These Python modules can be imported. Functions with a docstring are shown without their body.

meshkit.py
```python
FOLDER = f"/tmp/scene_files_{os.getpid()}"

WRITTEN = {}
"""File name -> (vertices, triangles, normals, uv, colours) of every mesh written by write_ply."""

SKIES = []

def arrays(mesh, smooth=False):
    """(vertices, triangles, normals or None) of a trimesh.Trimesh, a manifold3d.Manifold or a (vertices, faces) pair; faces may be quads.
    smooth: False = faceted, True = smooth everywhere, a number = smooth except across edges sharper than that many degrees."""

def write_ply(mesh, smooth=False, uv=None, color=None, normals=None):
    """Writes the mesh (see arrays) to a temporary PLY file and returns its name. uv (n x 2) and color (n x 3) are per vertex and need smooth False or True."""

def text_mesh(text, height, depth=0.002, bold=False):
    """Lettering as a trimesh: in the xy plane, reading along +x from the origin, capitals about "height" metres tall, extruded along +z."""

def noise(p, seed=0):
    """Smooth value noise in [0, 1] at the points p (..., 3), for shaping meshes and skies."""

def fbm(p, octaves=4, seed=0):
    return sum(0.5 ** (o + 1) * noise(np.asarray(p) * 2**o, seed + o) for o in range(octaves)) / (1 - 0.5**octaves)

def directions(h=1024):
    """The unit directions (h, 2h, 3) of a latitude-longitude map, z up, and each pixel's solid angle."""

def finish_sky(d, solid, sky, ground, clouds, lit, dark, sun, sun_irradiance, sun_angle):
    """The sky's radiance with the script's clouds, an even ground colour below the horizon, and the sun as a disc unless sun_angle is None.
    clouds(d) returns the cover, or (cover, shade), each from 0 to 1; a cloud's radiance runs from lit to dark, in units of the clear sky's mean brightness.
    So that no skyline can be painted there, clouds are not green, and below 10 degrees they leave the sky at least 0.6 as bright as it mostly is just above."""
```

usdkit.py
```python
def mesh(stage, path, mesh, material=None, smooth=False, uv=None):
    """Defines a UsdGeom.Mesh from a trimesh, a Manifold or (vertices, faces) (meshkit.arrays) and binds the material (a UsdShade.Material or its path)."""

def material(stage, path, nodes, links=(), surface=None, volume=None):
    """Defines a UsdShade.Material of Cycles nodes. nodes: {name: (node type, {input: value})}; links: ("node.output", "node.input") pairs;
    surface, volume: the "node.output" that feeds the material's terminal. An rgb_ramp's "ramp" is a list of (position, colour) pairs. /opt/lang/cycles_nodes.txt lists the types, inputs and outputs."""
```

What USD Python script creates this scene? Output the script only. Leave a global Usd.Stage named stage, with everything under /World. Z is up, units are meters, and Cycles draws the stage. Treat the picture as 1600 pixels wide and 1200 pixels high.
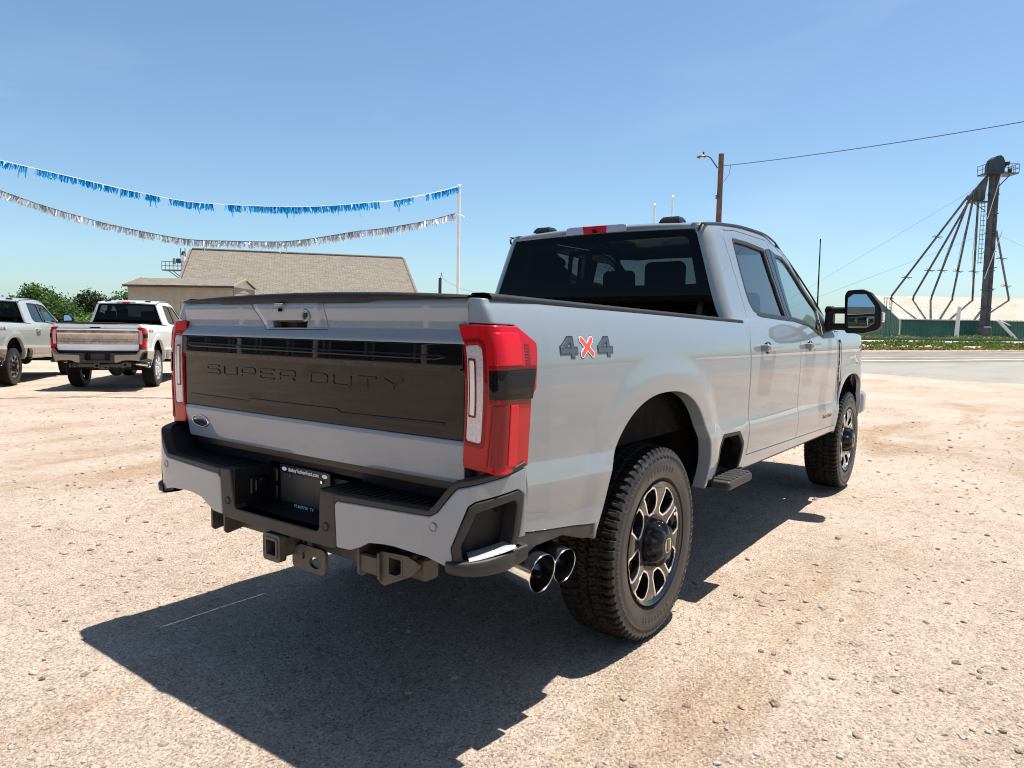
import math, random
import numpy as np, trimesh, shapely, usdkit, meshkit
from shapely.geometry import Polygon, LineString, Point, box as sbox
from shapely import affinity
from scipy.spatial import Delaunay
from scipy.interpolate import PchipInterpolator as Pchip
from pxr import Usd, UsdGeom, UsdLux, UsdShade, Gf, Sdf, Vt

stage = Usd.Stage.CreateInMemory()
UsdGeom.SetStageUpAxis(stage, UsdGeom.Tokens.z)
UsdGeom.SetStageMetersPerUnit(stage, 1.0)
UsdGeom.Xform.Define(stage, '/World')
stage.SetDefaultPrim(stage.GetPrimAtPath('/World'))
UsdGeom.Scope.Define(stage, '/World/Looks')
rng = np.random.default_rng(7)
random.seed(7)

# ------------------------------------------------------------------ camera, sky, sun, exposure
CAM = np.array([-2.982, -2.286, 1.419]); YAW, PITCH, ROLL = 0.6330, -0.0780, 0.0150
FOCAL_PX = 1115.3
EXPOSURE = 1.15
SUN_DIR = np.array([0.24, -0.18, 1.0]); SUN_DIR = SUN_DIR / np.linalg.norm(SUN_DIR)
SUN_INTENSITY, SKY_STRENGTH = 1.25, 0.071

def camera_axes():
    f = np.array([math.cos(PITCH)*math.cos(YAW), math.cos(PITCH)*math.sin(YAW), math.sin(PITCH)])
    r = np.array([math.sin(YAW), -math.cos(YAW), 0]); u = np.cross(r, f)
    return f, math.cos(ROLL)*r + math.sin(ROLL)*u, -math.sin(ROLL)*r + math.cos(ROLL)*u
_f, _r, _u = camera_axes()
cam = UsdGeom.Camera.Define(stage, '/World/camera')
m4 = Gf.Matrix4d(*[float(x) for row in ([*_r, 0], [*_u, 0], [*(-_f), 0], [*CAM, 1]) for x in row])
cam.AddTransformOp().Set(m4)
cam.CreateHorizontalApertureAttr(36.0); cam.CreateVerticalApertureAttr(27.0)
cam.CreateFocalLengthAttr(36.0 * FOCAL_PX / 1600.0)
cam.CreateClippingRangeAttr(Gf.Vec2f(0.05, 5000))
cam.CreateExposureAttr(EXPOSURE)

elev = math.asin(SUN_DIR[2]); rot = math.atan2(SUN_DIR[0], SUN_DIR[1])
usdkit.material(stage, '/World/Looks/sky_look', {
    'sky': ('sky_texture', {'sky_type': 'single_scattering', 'sun_disc': False, 'sun_elevation': elev, 'sun_rotation': rot,
                            'altitude': 800.0, 'air_density': 1.0, 'aerosol_density': 1.8, 'ozone_density': 1.6}),
    'tc': ('texture_coordinate', {}),
    'map': ('mapping', {'scale': (1.0, 1.0, 3.2)}),
    'n': ('noise_texture', {'scale': 2.1, 'detail': 7.0, 'roughness': 0.55, 'distortion': 0.4}),
    'r': ('rgb_ramp', {'ramp': [(0.54, (0, 0, 0)), (0.90, (0.10, 0.10, 0.10))]}),
    'mx': ('mix_color', {'b': (9.0, 9.3, 9.8)}),
    'tint': ('mix_color', {'blend_type': 'multiply', 'fac': 1.0, 'b': (0.88, 1.025, 1.05), 'use_clamp': False}),
    'bg': ('background_shader', {'strength': SKY_STRENGTH})},
    [('tc.generated', 'map.vector'), ('map.vector', 'n.vector'), ('n.fac', 'r.fac'), ('r.color', 'mx.fac'), ('sky.color', 'tint.a'), ('tint.result', 'mx.a'), ('mx.result', 'bg.color')], surface='bg.background')
dome = UsdLux.DomeLight.Define(stage, '/World/sky')
UsdShade.MaterialBindingAPI.Apply(dome.GetPrim()).Bind(UsdShade.Material.Get(stage, '/World/Looks/sky_look'))
sun = UsdLux.DistantLight.Define(stage, '/World/sun')
sun.CreateIntensityAttr(SUN_INTENSITY); sun.CreateAngleAttr(0.53); sun.CreateNormalizeAttr(True)
sun.CreateColorAttr(Gf.Vec3f(1.0, 0.955, 0.89))
_z = SUN_DIR; _x = np.cross([0, 1, 0], _z); _x /= np.linalg.norm(_x); _y = np.cross(_z, _x)
sun.AddTransformOp().Set(Gf.Matrix4d(*[float(x) for row in ([*_x, 0], [*_y, 0], [*_z, 0], [0, 0, 0, 1]) for x in row]))

# ------------------------------------------------------------------ materials
def mat(name, nodes, links, surface):
    return usdkit.material(stage, '/World/Looks/' + name, nodes, links, surface=surface)

def simple(name, color, rough=0.5, metal=0.0, coat=0.0, spec=0.5, **kw):
    return mat(name, {'p': ('principled_bsdf', {'base_color': color, 'roughness': rough, 'metallic': metal, 'coat_weight': coat, 'coat_roughness': 0.02, 'specular_ior_level': spec, **kw})}, [], 'p.BSDF')

def varied(name, c1, c2, scale, rough=0.6, rough2=None, bump=0.0, bscale=None, metal=0.0, coat=0.0, detail=5.0, spec=0.5, lo=0.35, hi=0.65, dist=0.01):
    """two tones mixed by noise on the object's own coordinates, with fine relief"""
    nodes = {'tc': ('texture_coordinate', {}),
             'n': ('noise_texture', {'scale': scale, 'detail': detail, 'roughness': 0.6}),
             'r': ('rgb_ramp', {'ramp': [(lo, c1), (hi, c2)]}),
             'p': ('principled_bsdf', {'roughness': rough, 'metallic': metal, 'coat_weight': coat, 'specular_ior_level': spec})}
    links = [('tc.object', 'n.vector'), ('n.fac', 'r.fac'), ('r.color', 'p.base_color')]
    if rough2 is not None:
        nodes['mr'] = ('map_range', {'from_min': lo, 'from_max': hi, 'to_min': rough, 'to_max': rough2, 'clamp': True})
        links += [('n.fac', 'mr.value'), ('mr.result', 'p.roughness')]
    if bump:
        nodes['bn'] = ('noise_texture', {'scale': bscale or scale * 6, 'detail': 3.0})
        nodes['b'] = ('bump', {'strength': bump, 'distance': dist})
        links += [('tc.object', 'bn.vector'), ('bn.fac', 'b.height'), ('b.normal', 'p.normal')]
    return mat(name, nodes, links, 'p.BSDF')

def paint(name, c, dust=(0.42, 0.33, 0.25), amount=0.05):
    """clear-coated car paint with a thin film of road dust that thickens towards the sills"""
    return mat(name, {
        'tc': ('texture_coordinate', {}), 'g': ('geometry', {}), 'sx': ('separate_xyz', {}),
        'n': ('noise_texture', {'scale': 7.0, 'detail': 6.0, 'roughness': 0.65}),
        'n2': ('noise_texture', {'scale': 160.0, 'detail': 2.0}),
        'h': ('map_range', {'from_min': 0.55, 'from_max': 1.0, 'to_min': 0.12, 'to_max': 0.0, 'clamp': True}),
        'a': ('math', {'math_type': 'multiply_add', 'value2': amount, 'value3': 0.0}),
        's': ('math', {'math_type': 'add'}),
        's2': ('math', {'math_type': 'multiply'}),
        'mx': ('mix_color', {'a': c, 'b': dust}),
        'rr': ('map_range', {'from_min': 0.0, 'from_max': 0.3, 'to_min': 0.008, 'to_max': 0.07, 'clamp': True}),
        'p': ('principled_bsdf', {'roughness': 0.42, 'coat_weight': 1.0, 'coat_ior': 1.62, 'coat_roughness': 0.03, 'specular_ior_level': 0.3})},
        [('tc.object', 'n.vector'), ('tc.object', 'n2.vector'), ('tc.object', 'sx.vector'), ('sx.z', 'h.value'), ('n.fac', 'a.value1'), ('a.value', 's.value1'), ('h.result', 's.value2'),
         ('s.value', 's2.value1'), ('n2.fac', 's2.value2'), ('s2.value', 'mx.fac'), ('mx.result', 'p.base_color'), ('s2.value', 'rr.value'), ('rr.result', 'p.coat_roughness')], 'p.BSDF')

def glass(name, tint, ior=1.5, gloss=(1, 1, 1)):
    return mat(name, {'f': ('fresnel', {'IOR': ior}), 't': ('transparent_bsdf', {'color': tint}), 'g': ('glossy_bsdf', {'color': gloss, 'roughness': 0.0}), 'm': ('mix_closure', {})},
               [('f.fac', 'm.fac'), ('t.BSDF', 'm.closure1'), ('g.BSDF', 'm.closure2')], 'm.closure')

M = {}
M['gray_paint'] = paint('gray_paint', (0.150, 0.173, 0.190))
M['pale_paint'] = paint('pale_paint', (0.31, 0.325, 0.30))
M['white_paint'] = paint('white_paint', (0.60, 0.61, 0.60))
M['bronze_paint'] = paint('bronze_paint', (0.17, 0.135, 0.095))
M['gloss_black'] = simple('gloss_black', (0.003, 0.003, 0.0035), 0.02, spec=.30)
M['black_plastic'] = varied('black_plastic', (0.0035, 0.0035, 0.004), (0.007, 0.0066, 0.006), 40, 0.5, 0.62, spec=.28, bump=0.25, bscale=900, dist=0.0006)
M['gray_plastic'] = varied('gray_plastic', (0.015, 0.0138, 0.0125), (0.025, 0.022, 0.019), 30, 0.5, 0.62, spec=.35, bump=0.2, bscale=900, dist=0.0006)
M['trim_black'] = simple('trim_black', (0.005, 0.005, 0.0055), 0.35, spec=.35)
M['rubber_seal'] = simple('rubber_seal', (0.012, 0.012, 0.012), 0.6)
M['liner'] = varied('liner', (0.004, 0.004, 0.004), (0.012, 0.010, 0.008), 14, 0.9, spec=.1, bump=0.4, bscale=60)
M['tyre_rubber'] = varied('tyre_rubber', (0.0035, 0.0033, 0.003), (0.017, 0.0138, 0.0108), 11, 0.6, 0.9, spec=.2, bump=0.25, bscale=260, dist=0.002, lo=0.42, hi=0.72)
M['sidewall_rubber'] = varied('sidewall_rubber', (0.008, 0.0079, 0.0077), (0.022, 0.0208, 0.019), 5, 0.36, 0.58, bump=0.15, bscale=320, dist=0.001, spec=.45)
M['rim_black'] = simple('rim_black', (0.006, 0.006, 0.006), 0.14, coat=0.5)
M['machined'] = simple('machined', (0.80, 0.78, 0.75), 0.22, metal=1.0)
M['chrome'] = simple('chrome', (0.78, 0.77, 0.75), 0.05, metal=1.0)
M['tip_chrome'] = varied('tip_chrome', (0.62, 0.60, 0.57), (0.78, 0.77, 0.75), 18, 0.05, 0.16, metal=1.0)
M['pipe_inside'] = varied('pipe_inside', (0.03, 0.026, 0.022), (0.10, 0.09, 0.08), 20, 0.6)
M['frame_steel'] = varied('frame_steel', (0.010, 0.0095, 0.009), (0.03, 0.025, 0.02), 12, 0.6, 0.8, bump=0.2, bscale=90)
M['hitch_steel'] = varied('hitch_steel', (0.035, 0.032, 0.028), (0.075, 0.064, 0.05), 18, 0.5, 0.7, bump=0.15, bscale=120)
M['red_lens'] = mat('red_lens', {'p': ('principled_bsdf', {'base_color': (0.34, 0.002, 0.006), 'roughness': 0.25, 'coat_weight': 0.5, 'coat_roughness': 0.01, 'specular_ior_level': 0.12})}, [], 'p.BSDF')
M['deep_red_lens'] = simple('deep_red_lens', (0.15, 0.001, 0.004), 0.2, coat=.5, spec=.1)
M['bright_red_lens'] = simple('bright_red_lens', (0.46, 0.003, 0.010), 0.3, coat=.5, spec=.1)
M['clear_lens'] = mat('clear_lens', {'tc': ('texture_coordinate', {}), 'w': ('wave_texture', {'scale': 60.0, 'distortion': 1.0, 'detail': 2.0}) , 'n': ('noise_texture', {'scale': 90.0}),
    'r': ('rgb_ramp', {'ramp': [(0.3, (0.36, 0.33, 0.35)), (0.7, (0.78, 0.75, 0.77))]}), 'p': ('principled_bsdf', {'roughness': 0.18, 'coat_weight': 1.0, 'metallic': 0.25})},
    [('tc.object', 'n.vector'), ('n.fac', 'r.fac'), ('r.color', 'p.base_color')], 'p.BSDF') if False else varied('clear_lens', (0.33, 0.295, 0.31), (0.42, 0.38, 0.395), 90, 0.16, coat=1.0, metal=0.2, lo=0.4, hi=0.6)
M['led_strip'] = simple('led_strip', (0.55, 0.53, 0.47), 0.3, coat=1.0)
M['privacy_glass'] = glass('privacy_glass', (0.12, 0.13, 0.15), 1.52)
M['rear_glass'] = glass('rear_glass', (0.085, 0.095, 0.11), 1.24)
M['door_glass'] = glass('door_glass', (0.50, 0.56, 0.55), 1.6)
M['clear_glass'] = glass('clear_glass', (0.82, 0.88, 0.86), 1.5)
M['mirror_glass'] = simple('mirror_glass', (0.42, 0.52, 0.55), 0.01, metal=1.0)
M['interior'] = varied('interior', (0.006, 0.006, 0.0065), (0.010, 0.0095, 0.0095), 20, 0.8, spec=.2)
M['seat_cloth'] = varied('seat_cloth', (0.008, 0.008, 0.009), (0.014, 0.0135, 0.0135), 60, 0.85)
M['decal_gray'] = simple('decal_gray', (0.035, 0.035, 0.038), 0.35, coat=0.5)
M['decal_black'] = simple('decal_black', (0.008, 0.008, 0.008), 0.35, coat=0.5)
M['decal_red'] = simple('decal_red', (0.50, 0.04, 0.014), 0.35, coat=0.5)
M['decal_white'] = simple('decal_white', (0.75, 0.75, 0.75), 0.5)
M['emblem_blue'] = simple('emblem_blue', (0.01, 0.018, 0.045), 0.2, coat=1.0)
M['plate_black'] = varied('plate_black', (0.020, 0.018, 0.016), (0.032, 0.028, 0.024), 10, 0.45)
M['headlamp'] = simple('headlamp', (0.6, 0.62, 0.64), 0.08, metal=0.4, coat=1.0)
M['nickel_panel'] = varied('nickel_panel', (0.55, 0.50, 0.46), (0.62, 0.57, 0.52), 6, 0.16, 0.24, metal=1.0)

# ------------------------------------------------------------------ prim helpers
_used = {}
def numbered(parent, name):
    k = (parent, name); n = _used.get(k, 0); _used[k] = n + 1
    return name if n == 0 else '%s_%03d' % (name, n)

def tag(prim, label=None, category=None, group=None, kind=None):
    prim = prim.GetPrim() if hasattr(prim, 'GetPrim') else prim
    for k, v in (('label', label), ('category', category), ('group', group), ('kind', kind)):
        if v: prim.SetCustomDataByKey(k, v)
    return prim

def thing(name, label, category, loc=(0, 0, 0), rotz=0.0, group=None):
    path = '/World/' + numbered('/World', name)
    x = UsdGeom.Xform.Define(stage, path)
    x.AddTranslateOp().Set(Gf.Vec3d(*map(float, loc))); x.AddRotateZOp().Set(float(math.degrees(rotz)))
    return tag(x, label, category, group)

def obj(name, mesh, material, parent=None, label=None):
    base = '/World' if parent is None else str(parent.GetPath())
    path = base + '/' + numbered(base, name)
    v, f, n = mesh
    m = UsdGeom.Mesh.Define(stage, path)
    m.CreatePointsAttr(Vt.Vec3fArray.FromNumpy(np.ascontiguousarray(v, np.float32)))
    m.CreateFaceVertexCountsAttr(Vt.IntArray.FromNumpy(np.full(len(f), 3, np.int32)))
    m.CreateFaceVertexIndicesAttr(Vt.IntArray.FromNumpy(np.ascontiguousarray(f, np.int32).ravel()))
    m.CreateSubdivisionSchemeAttr('none')
    if n is not None:
        m.CreateNormalsAttr(Vt.Vec3fArray.FromNumpy(np.ascontiguousarray(n, np.float32)))
        m.SetNormalsInterpolation('vertex')
    material = M[material] if isinstance(material, str) else material
    UsdShade.MaterialBindingAPI.Apply(m.GetPrim()).Bind(material)
    if label: m.GetPrim().SetCustomDataByKey('label', label)
    return m.GetPrim()

def dup(src, loc, rotz, label=None, category=None, group=None, parent=None, name=None):
    base = '/World' if parent is None else str(parent.GetPath())
    path = base + '/' + numbered(base, name or src.GetName().rstrip('_0123456789'))
    x = UsdGeom.Xform.Define(stage, path)
    x.AddTranslateOp().Set(Gf.Vec3d(*map(float, loc))); x.AddRotateZOp().Set(float(math.degrees(rotz)))
    x.GetPrim().GetReferences().AddInternalReference(src.GetPath()); x.GetPrim().SetInstanceable(True)
    return tag(x, label, category, group)

# ------------------------------------------------------------------ mesh helpers: every mesh is (vertices, triangles, normals or None)
def tm(mesh, smooth=False): return meshkit.arrays(mesh, smooth)
def flat(v, f): return meshkit.arrays((np.asarray(v, float), np.asarray(f, int)), False)
def move(m, d): return (m[0] + np.asarray(d, float), m[1], m[2])
def xform(m, R, t=(0, 0, 0)):
    R = np.asarray(R, float)
    return (m[0] @ R.T + np.asarray(t, float), m[1] if np.linalg.det(R) > 0 else m[1][:, ::-1], None if m[2] is None else m[2] @ R.T)
def rotz(a): c, s = math.cos(a), math.sin(a); return np.array([[c, -s, 0], [s, c, 0], [0, 0, 1]])
def rotx(a): c, s = math.cos(a), math.sin(a); return np.array([[1, 0, 0], [0, c, -s], [0, s, c]])
def roty(a): c, s = math.cos(a), math.sin(a); return np.array([[c, 0, s], [0, 1, 0], [-s, 0, c]])
def mirror(m): return xform(m, np.diag([1, -1, 1]))
def face_normals(m):
    """gives a faceted mesh explicit normals so that it can be joined with smooth ones"""
    v, f, n = m
    if n is not None: return m
    t = v[f]; k = np.cross(t[:, 1] - t[:, 0], t[:, 2] - t[:, 0]); k /= np.maximum(np.linalg.norm(k, axis=1, keepdims=True), 1e-12)
    return t.reshape(-1, 3), np.arange(len(f) * 3).reshape(-1, 3), np.repeat(k, 3, axis=0)
def cat(*ms):
    ms = [x for m in ms for x in (m if isinstance(m, list) else [m])]
    if all(m[2] is None for m in ms): ns = False
    else: ms = [face_normals(m) for m in ms]; ns = True
    o = np.cumsum([0] + [len(m[0]) for m in ms])
    return np.vstack([m[0] for m in ms]), np.vstack([m[1] + k for m, k in zip(ms, o)]), np.vstack([m[2] for m in ms]) if ns else None
def hull(points): return tm(trimesh.convex.convex_hull(np.asarray(points, float)))
def box(c, s, ch=0.0):
    s = np.asarray(s, float) / 2; ch = min(ch, s.min() * 0.98)
    if ch <= 0: P = [(a*s[0], b*s[1], d*s[2]) for a in (-1, 1) for b in (-1, 1) for d in (-1, 1)]
    else: P = [(a*(s[0]-i*ch), b*(s[1]-j*ch), d*(s[2]-k*ch)) for a in (-1, 1) for b in (-1, 1) for d in (-1, 1) for i, j, k in ((0, 1, 1), (1, 0, 1), (1, 1, 0))]
    return move(hull(P), c)
def rbox(c, s, r, n=4, smooth=40):
    """box with rounded edges"""
    s = np.asarray(s, float) / 2; r = min(r, s.min() * 0.99); sp = trimesh.creation.icosphere(subdivisions=2).vertices
    P = np.vstack([sp * r + np.array([a*(s[0]-r), b*(s[1]-r), d*(s[2]-r)]) for a in (-1, 1) for b in (-1, 1) for d in (-1, 1)])
    return move(tm(trimesh.convex.convex_hull(P), smooth), c)
def grid(P, flip=False, closed_u=False, closed_v=False):
    """smooth surface through a lattice of points (nu, nv, 3)"""
    P = np.asarray(P, float); nu, nv = P.shape[:2]
    i, j = np.meshgrid(np.arange(nu if closed_u else nu-1), np.arange(nv if closed_v else nv-1), indexing='ij')
    a = i*nv + j; b = ((i+1) % nu)*nv + j; c = ((i+1) % nu)*nv + (j+1) % nv; d = i*nv + (j+1) % nv
    q = np.stack([a, b, c, d], -1).reshape(-1, 4)
    f = np.vstack([q[:, [0, 1, 2]], q[:, [0, 2, 3]]])
    if flip: f = f[:, ::-1]
    return meshkit.arrays(trimesh.Trimesh(P.reshape(-1, 3), f, process=False), True)
def tube(path, r, n=8, caps=True):
    path = np.asarray(path, float); k = len(path); r = np.broadcast_to(np.asarray(r, float), (k,))
    t = np.gradient(path, axis=0); t /= np.linalg.norm(t, axis=1, keepdims=True)
    a = np.cross(t[0], [0, 0, 1.0]);  a = np.cross(t[0], [1.0, 0, 0]) if np.linalg.norm(a) < 0.1 else a
    ang = np.linspace(0, 2*np.pi, n, endpoint=False); rings = []
    for i in range(k):
        a = a - t[i]*np.dot(a, t[i]); a /= np.linalg.norm(a); b = np.cross(t[i], a)
        rings.append(path[i] + r[i]*(np.cos(ang)[:, None]*a + np.sin(ang)[:, None]*b))
    side = grid(np.array(rings), closed_v=True, flip=True)
    if not caps: return side
    out = [side]
    for ring, s in ((rings[0], 1), (rings[-1], -1)):
        c = ring.mean(0); v = np.vstack([ring, c]); f = np.array([[i, (i+1) % n, n] if s > 0 else [(i+1) % n, i, n] for i in range(n)])
        out.append((v, f, None))
    return cat(out)
def bar(a, b, w, h=None):
    """square bar from a to b"""
    a, b = np.asarray(a, float), np.asarray(b, float); t = b - a; L = np.linalg.norm(t); t = t / L
    s = np.cross(t, [0, 0, 1.0]); s = np.array([1.0, 0, 0]) if np.linalg.norm(s) < 1e-3 else s / np.linalg.norm(s); u = np.cross(s, t)
    h = h or w
    P = [a + t*x + s*y*w/2 + u*z*h/2 for x in (0, L) for y in (-1, 1) for z in (-1, 1)]
    return hull(P)
def revolve(profile, n=64, a0=0.0, a1=2*np.pi):
    """profile of (radius, axial) turned about the y axis; axial runs along y"""
    pr = np.asarray(profile, float); full = abs(a1 - a0 - 2*np.pi) < 1e-6
    a = np.linspace(a0, a1, n, endpoint=not full)
    P = np.stack([pr[None, :, 0]*np.cos(a)[:, None], np.broadcast_to(pr[None, :, 1], (n, len(pr))), pr[None, :, 0]*np.sin(a)[:, None]], -1)
    v, f, _ = grid(P, closed_u=full)
    return meshkit.arrays(trimesh.Trimesh(v, f, process=False), 35)
def prism(poly, t, R=np.eye(3), d=(0, 0, 0)):
    """plane shape (shapely) thickened by t, then turned and moved"""
    gs = getattr(poly, 'geoms', [poly])
    m = cat([tm(trimesh.creation.extrude_polygon(g, t, engine='earcut')) for g in gs if g.area > 1e-9])
    return xform(m, R, d)
TO_REAR = np.array([[0, 0, -1.0], [-1.0, 0, 0], [0, 1.0, 0]])    # plane shape read from behind: (right, up, out) -> (-y, z, -x)
TO_RIGHT = np.array([[1.0, 0, 0], [0, 0, -1.0], [0, 1.0, 0]])    # plane shape read from the right side: (right, up, out) -> (x, z, -y)
def lookat(a, b):
    t = np.asarray(b, float) - np.asarray(a, float); return t / np.linalg.norm(t)

def panel(poly, fmap, h=0.035, step=0.015, edge=0.004, thick=0.02, creases=()):
    """sheet-metal panel: a plane outline bent by fmap(a, b, outward), with rounded edges and a turned-in flange"""
    out = []
    for pg in getattr(poly, 'geoms', [poly]):
        if pg.area < 1e-7: continue
        pg = shapely.geometry.polygon.orient(pg, 1.0).simplify(1e-5)
        rings = []
        for ring in [pg.exterior] + list(pg.interiors):
            c = np.array(ring.segmentize(step).coords)[:-1]
            nx, pv = np.roll(c, -1, 0), np.roll(c, 1, 0)
            t1 = nx - c; t1 /= np.linalg.norm(t1, axis=1, keepdims=True); t0 = c - pv; t0 /= np.linalg.norm(t0, axis=1, keepdims=True)
            n1 = np.stack([-t1[:, 1], t1[:, 0]], 1); n0 = np.stack([-t0[:, 1], t0[:, 0]], 1)
            n = n0 + n1; n /= np.maximum(np.linalg.norm(n, axis=1, keepdims=True), 1e-6)
            n = n / np.clip((n*n0).sum(1), 0.6, 1)[:, None]
            rings.append((c, n))
        inner = [c + n*edge for c, n in rings]
        ip = Polygon(inner[0], inner[1:]).buffer(0)
        shapely.prepare(ip)
        pts = [np.vstack(inner)]
        x0, y0, x1, y1 = pg.bounds
        gx, gy = np.meshgrid(np.arange(x0 + h/2, x1, h), np.arange(y0 + h/2, y1, h))
        g = np.stack([gx.ravel(), gy.ravel()], 1); g = g + np.random.default_rng(3).uniform(-0.12, 0.12, g.shape)*h
        core = pg.buffer(-(edge + 0.55*step))
        g = g[shapely.contains_xy(core, g[:, 0], g[:, 1])]
        for cf in creases:
            a = np.arange(x0, x1, step*1.3)
            for o in (-0.003, 0.003):
                r = np.stack([a, cf(a) + o], 1); pts.append(r[shapely.contains_xy(core, r[:, 0], r[:, 1])])
            g = g[np.abs(g[:, 1] - cf(g[:, 0])) > 0.011]
        pts = np.vstack(pts + [g])
        if len(pts) < 3: continue
        T = Delaunay(pts).simplices
        cen = pts[T].mean(1); T = T[shapely.contains_xy(ip, cen[:, 0], cen[:, 1])]
        A = pts[T]; ar = np.abs((A[:, 1, 0]-A[:, 0, 0])*(A[:, 2, 1]-A[:, 0, 1]) - (A[:, 1, 1]-A[:, 0, 1])*(A[:, 2, 0]-A[:, 0, 0])); T = T[ar > 1e-9]
        def nrm(q):
            e = 1e-3; z = np.zeros(len(q))
            da = fmap(q[:, 0]+e, q[:, 1], z) - fmap(q[:, 0]-e, q[:, 1], z); db = fmap(q[:, 0], q[:, 1]+e, z) - fmap(q[:, 0], q[:, 1]-e, z)
            n = np.cross(da, db); n /= np.maximum(np.linalg.norm(n, axis=1, keepdims=True), 1e-12)
            o = fmap(q[:, 0], q[:, 1], z+1e-3) - fmap(q[:, 0], q[:, 1], z)
            return n * np.sign((n*o).sum(1))[:, None]
        V = [fmap(pts[:, 0], pts[:, 1], np.zeros(len(pts)))]; N = [nrm(pts)]; F = [T]; k = len(pts); at = 0
        for (c, n), inn in zip(rings, inner):
            m = len(c); z = np.zeros(m); N0 = nrm(c)
            od = fmap(c[:, 0]-n[:, 0]*1e-3, c[:, 1]-n[:, 1]*1e-3, z) - fmap(c[:, 0], c[:, 1], z); od /= np.maximum(np.linalg.norm(od, axis=1, keepdims=True), 1e-12)
            mid = c + n*edge*0.3
            layers = [(c, -edge, N0 + 1.6*od), (mid, -edge*0.3, N0 + 0.6*od)]
            base = k
            for q, dd, nn in layers:
                V.append(fmap(q[:, 0], q[:, 1], z + dd)); N.append(nn / np.linalg.norm(nn, axis=1, keepdims=True))
            V.append(fmap(c[:, 0], c[:, 1], z - edge)); N.append(od); V.append(fmap(c[:, 0], c[:, 1], z - max(thick, edge*1.5))); N.append(od)
            i = np.arange(m); j = (i + 1) % m
            def strip(a, b): return np.vstack([np.stack([a+i, a+j, b+j], 1), np.stack([a+i, b+j, b+i], 1)])
            F += [strip(base, base+m), strip(base+m, at), strip(base+3*m, base+2*m)]
            at += m; k += 4*m
        V, N, F = np.vstack(V), np.vstack(N), np.vstack(F)
        fn = np.cross(V[F[:, 1]]-V[F[:, 0]], V[F[:, 2]]-V[F[:, 0]])
        bad = (fn * N[F].sum(1)).sum(1) < 0
        F[bad] = F[bad][:, ::-1]
        out.append((V, F, N))
    return cat(out)

def rp(pts, r=0.0, r_in=None):
    """polygon with rounded corners"""
    p = Polygon(pts).buffer(0)
    if r: p = p.buffer(-r, join_style=1, quad_segs=5).buffer(2*r, join_style=1, quad_segs=5).buffer(-r, join_style=1, quad_segs=5)
    return p
def stroke(lines, w, cap=2, join=2):
    return shapely.union_all([LineString(l).buffer(w/2, cap_style=cap, join_style=join) for l in lines])

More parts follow.
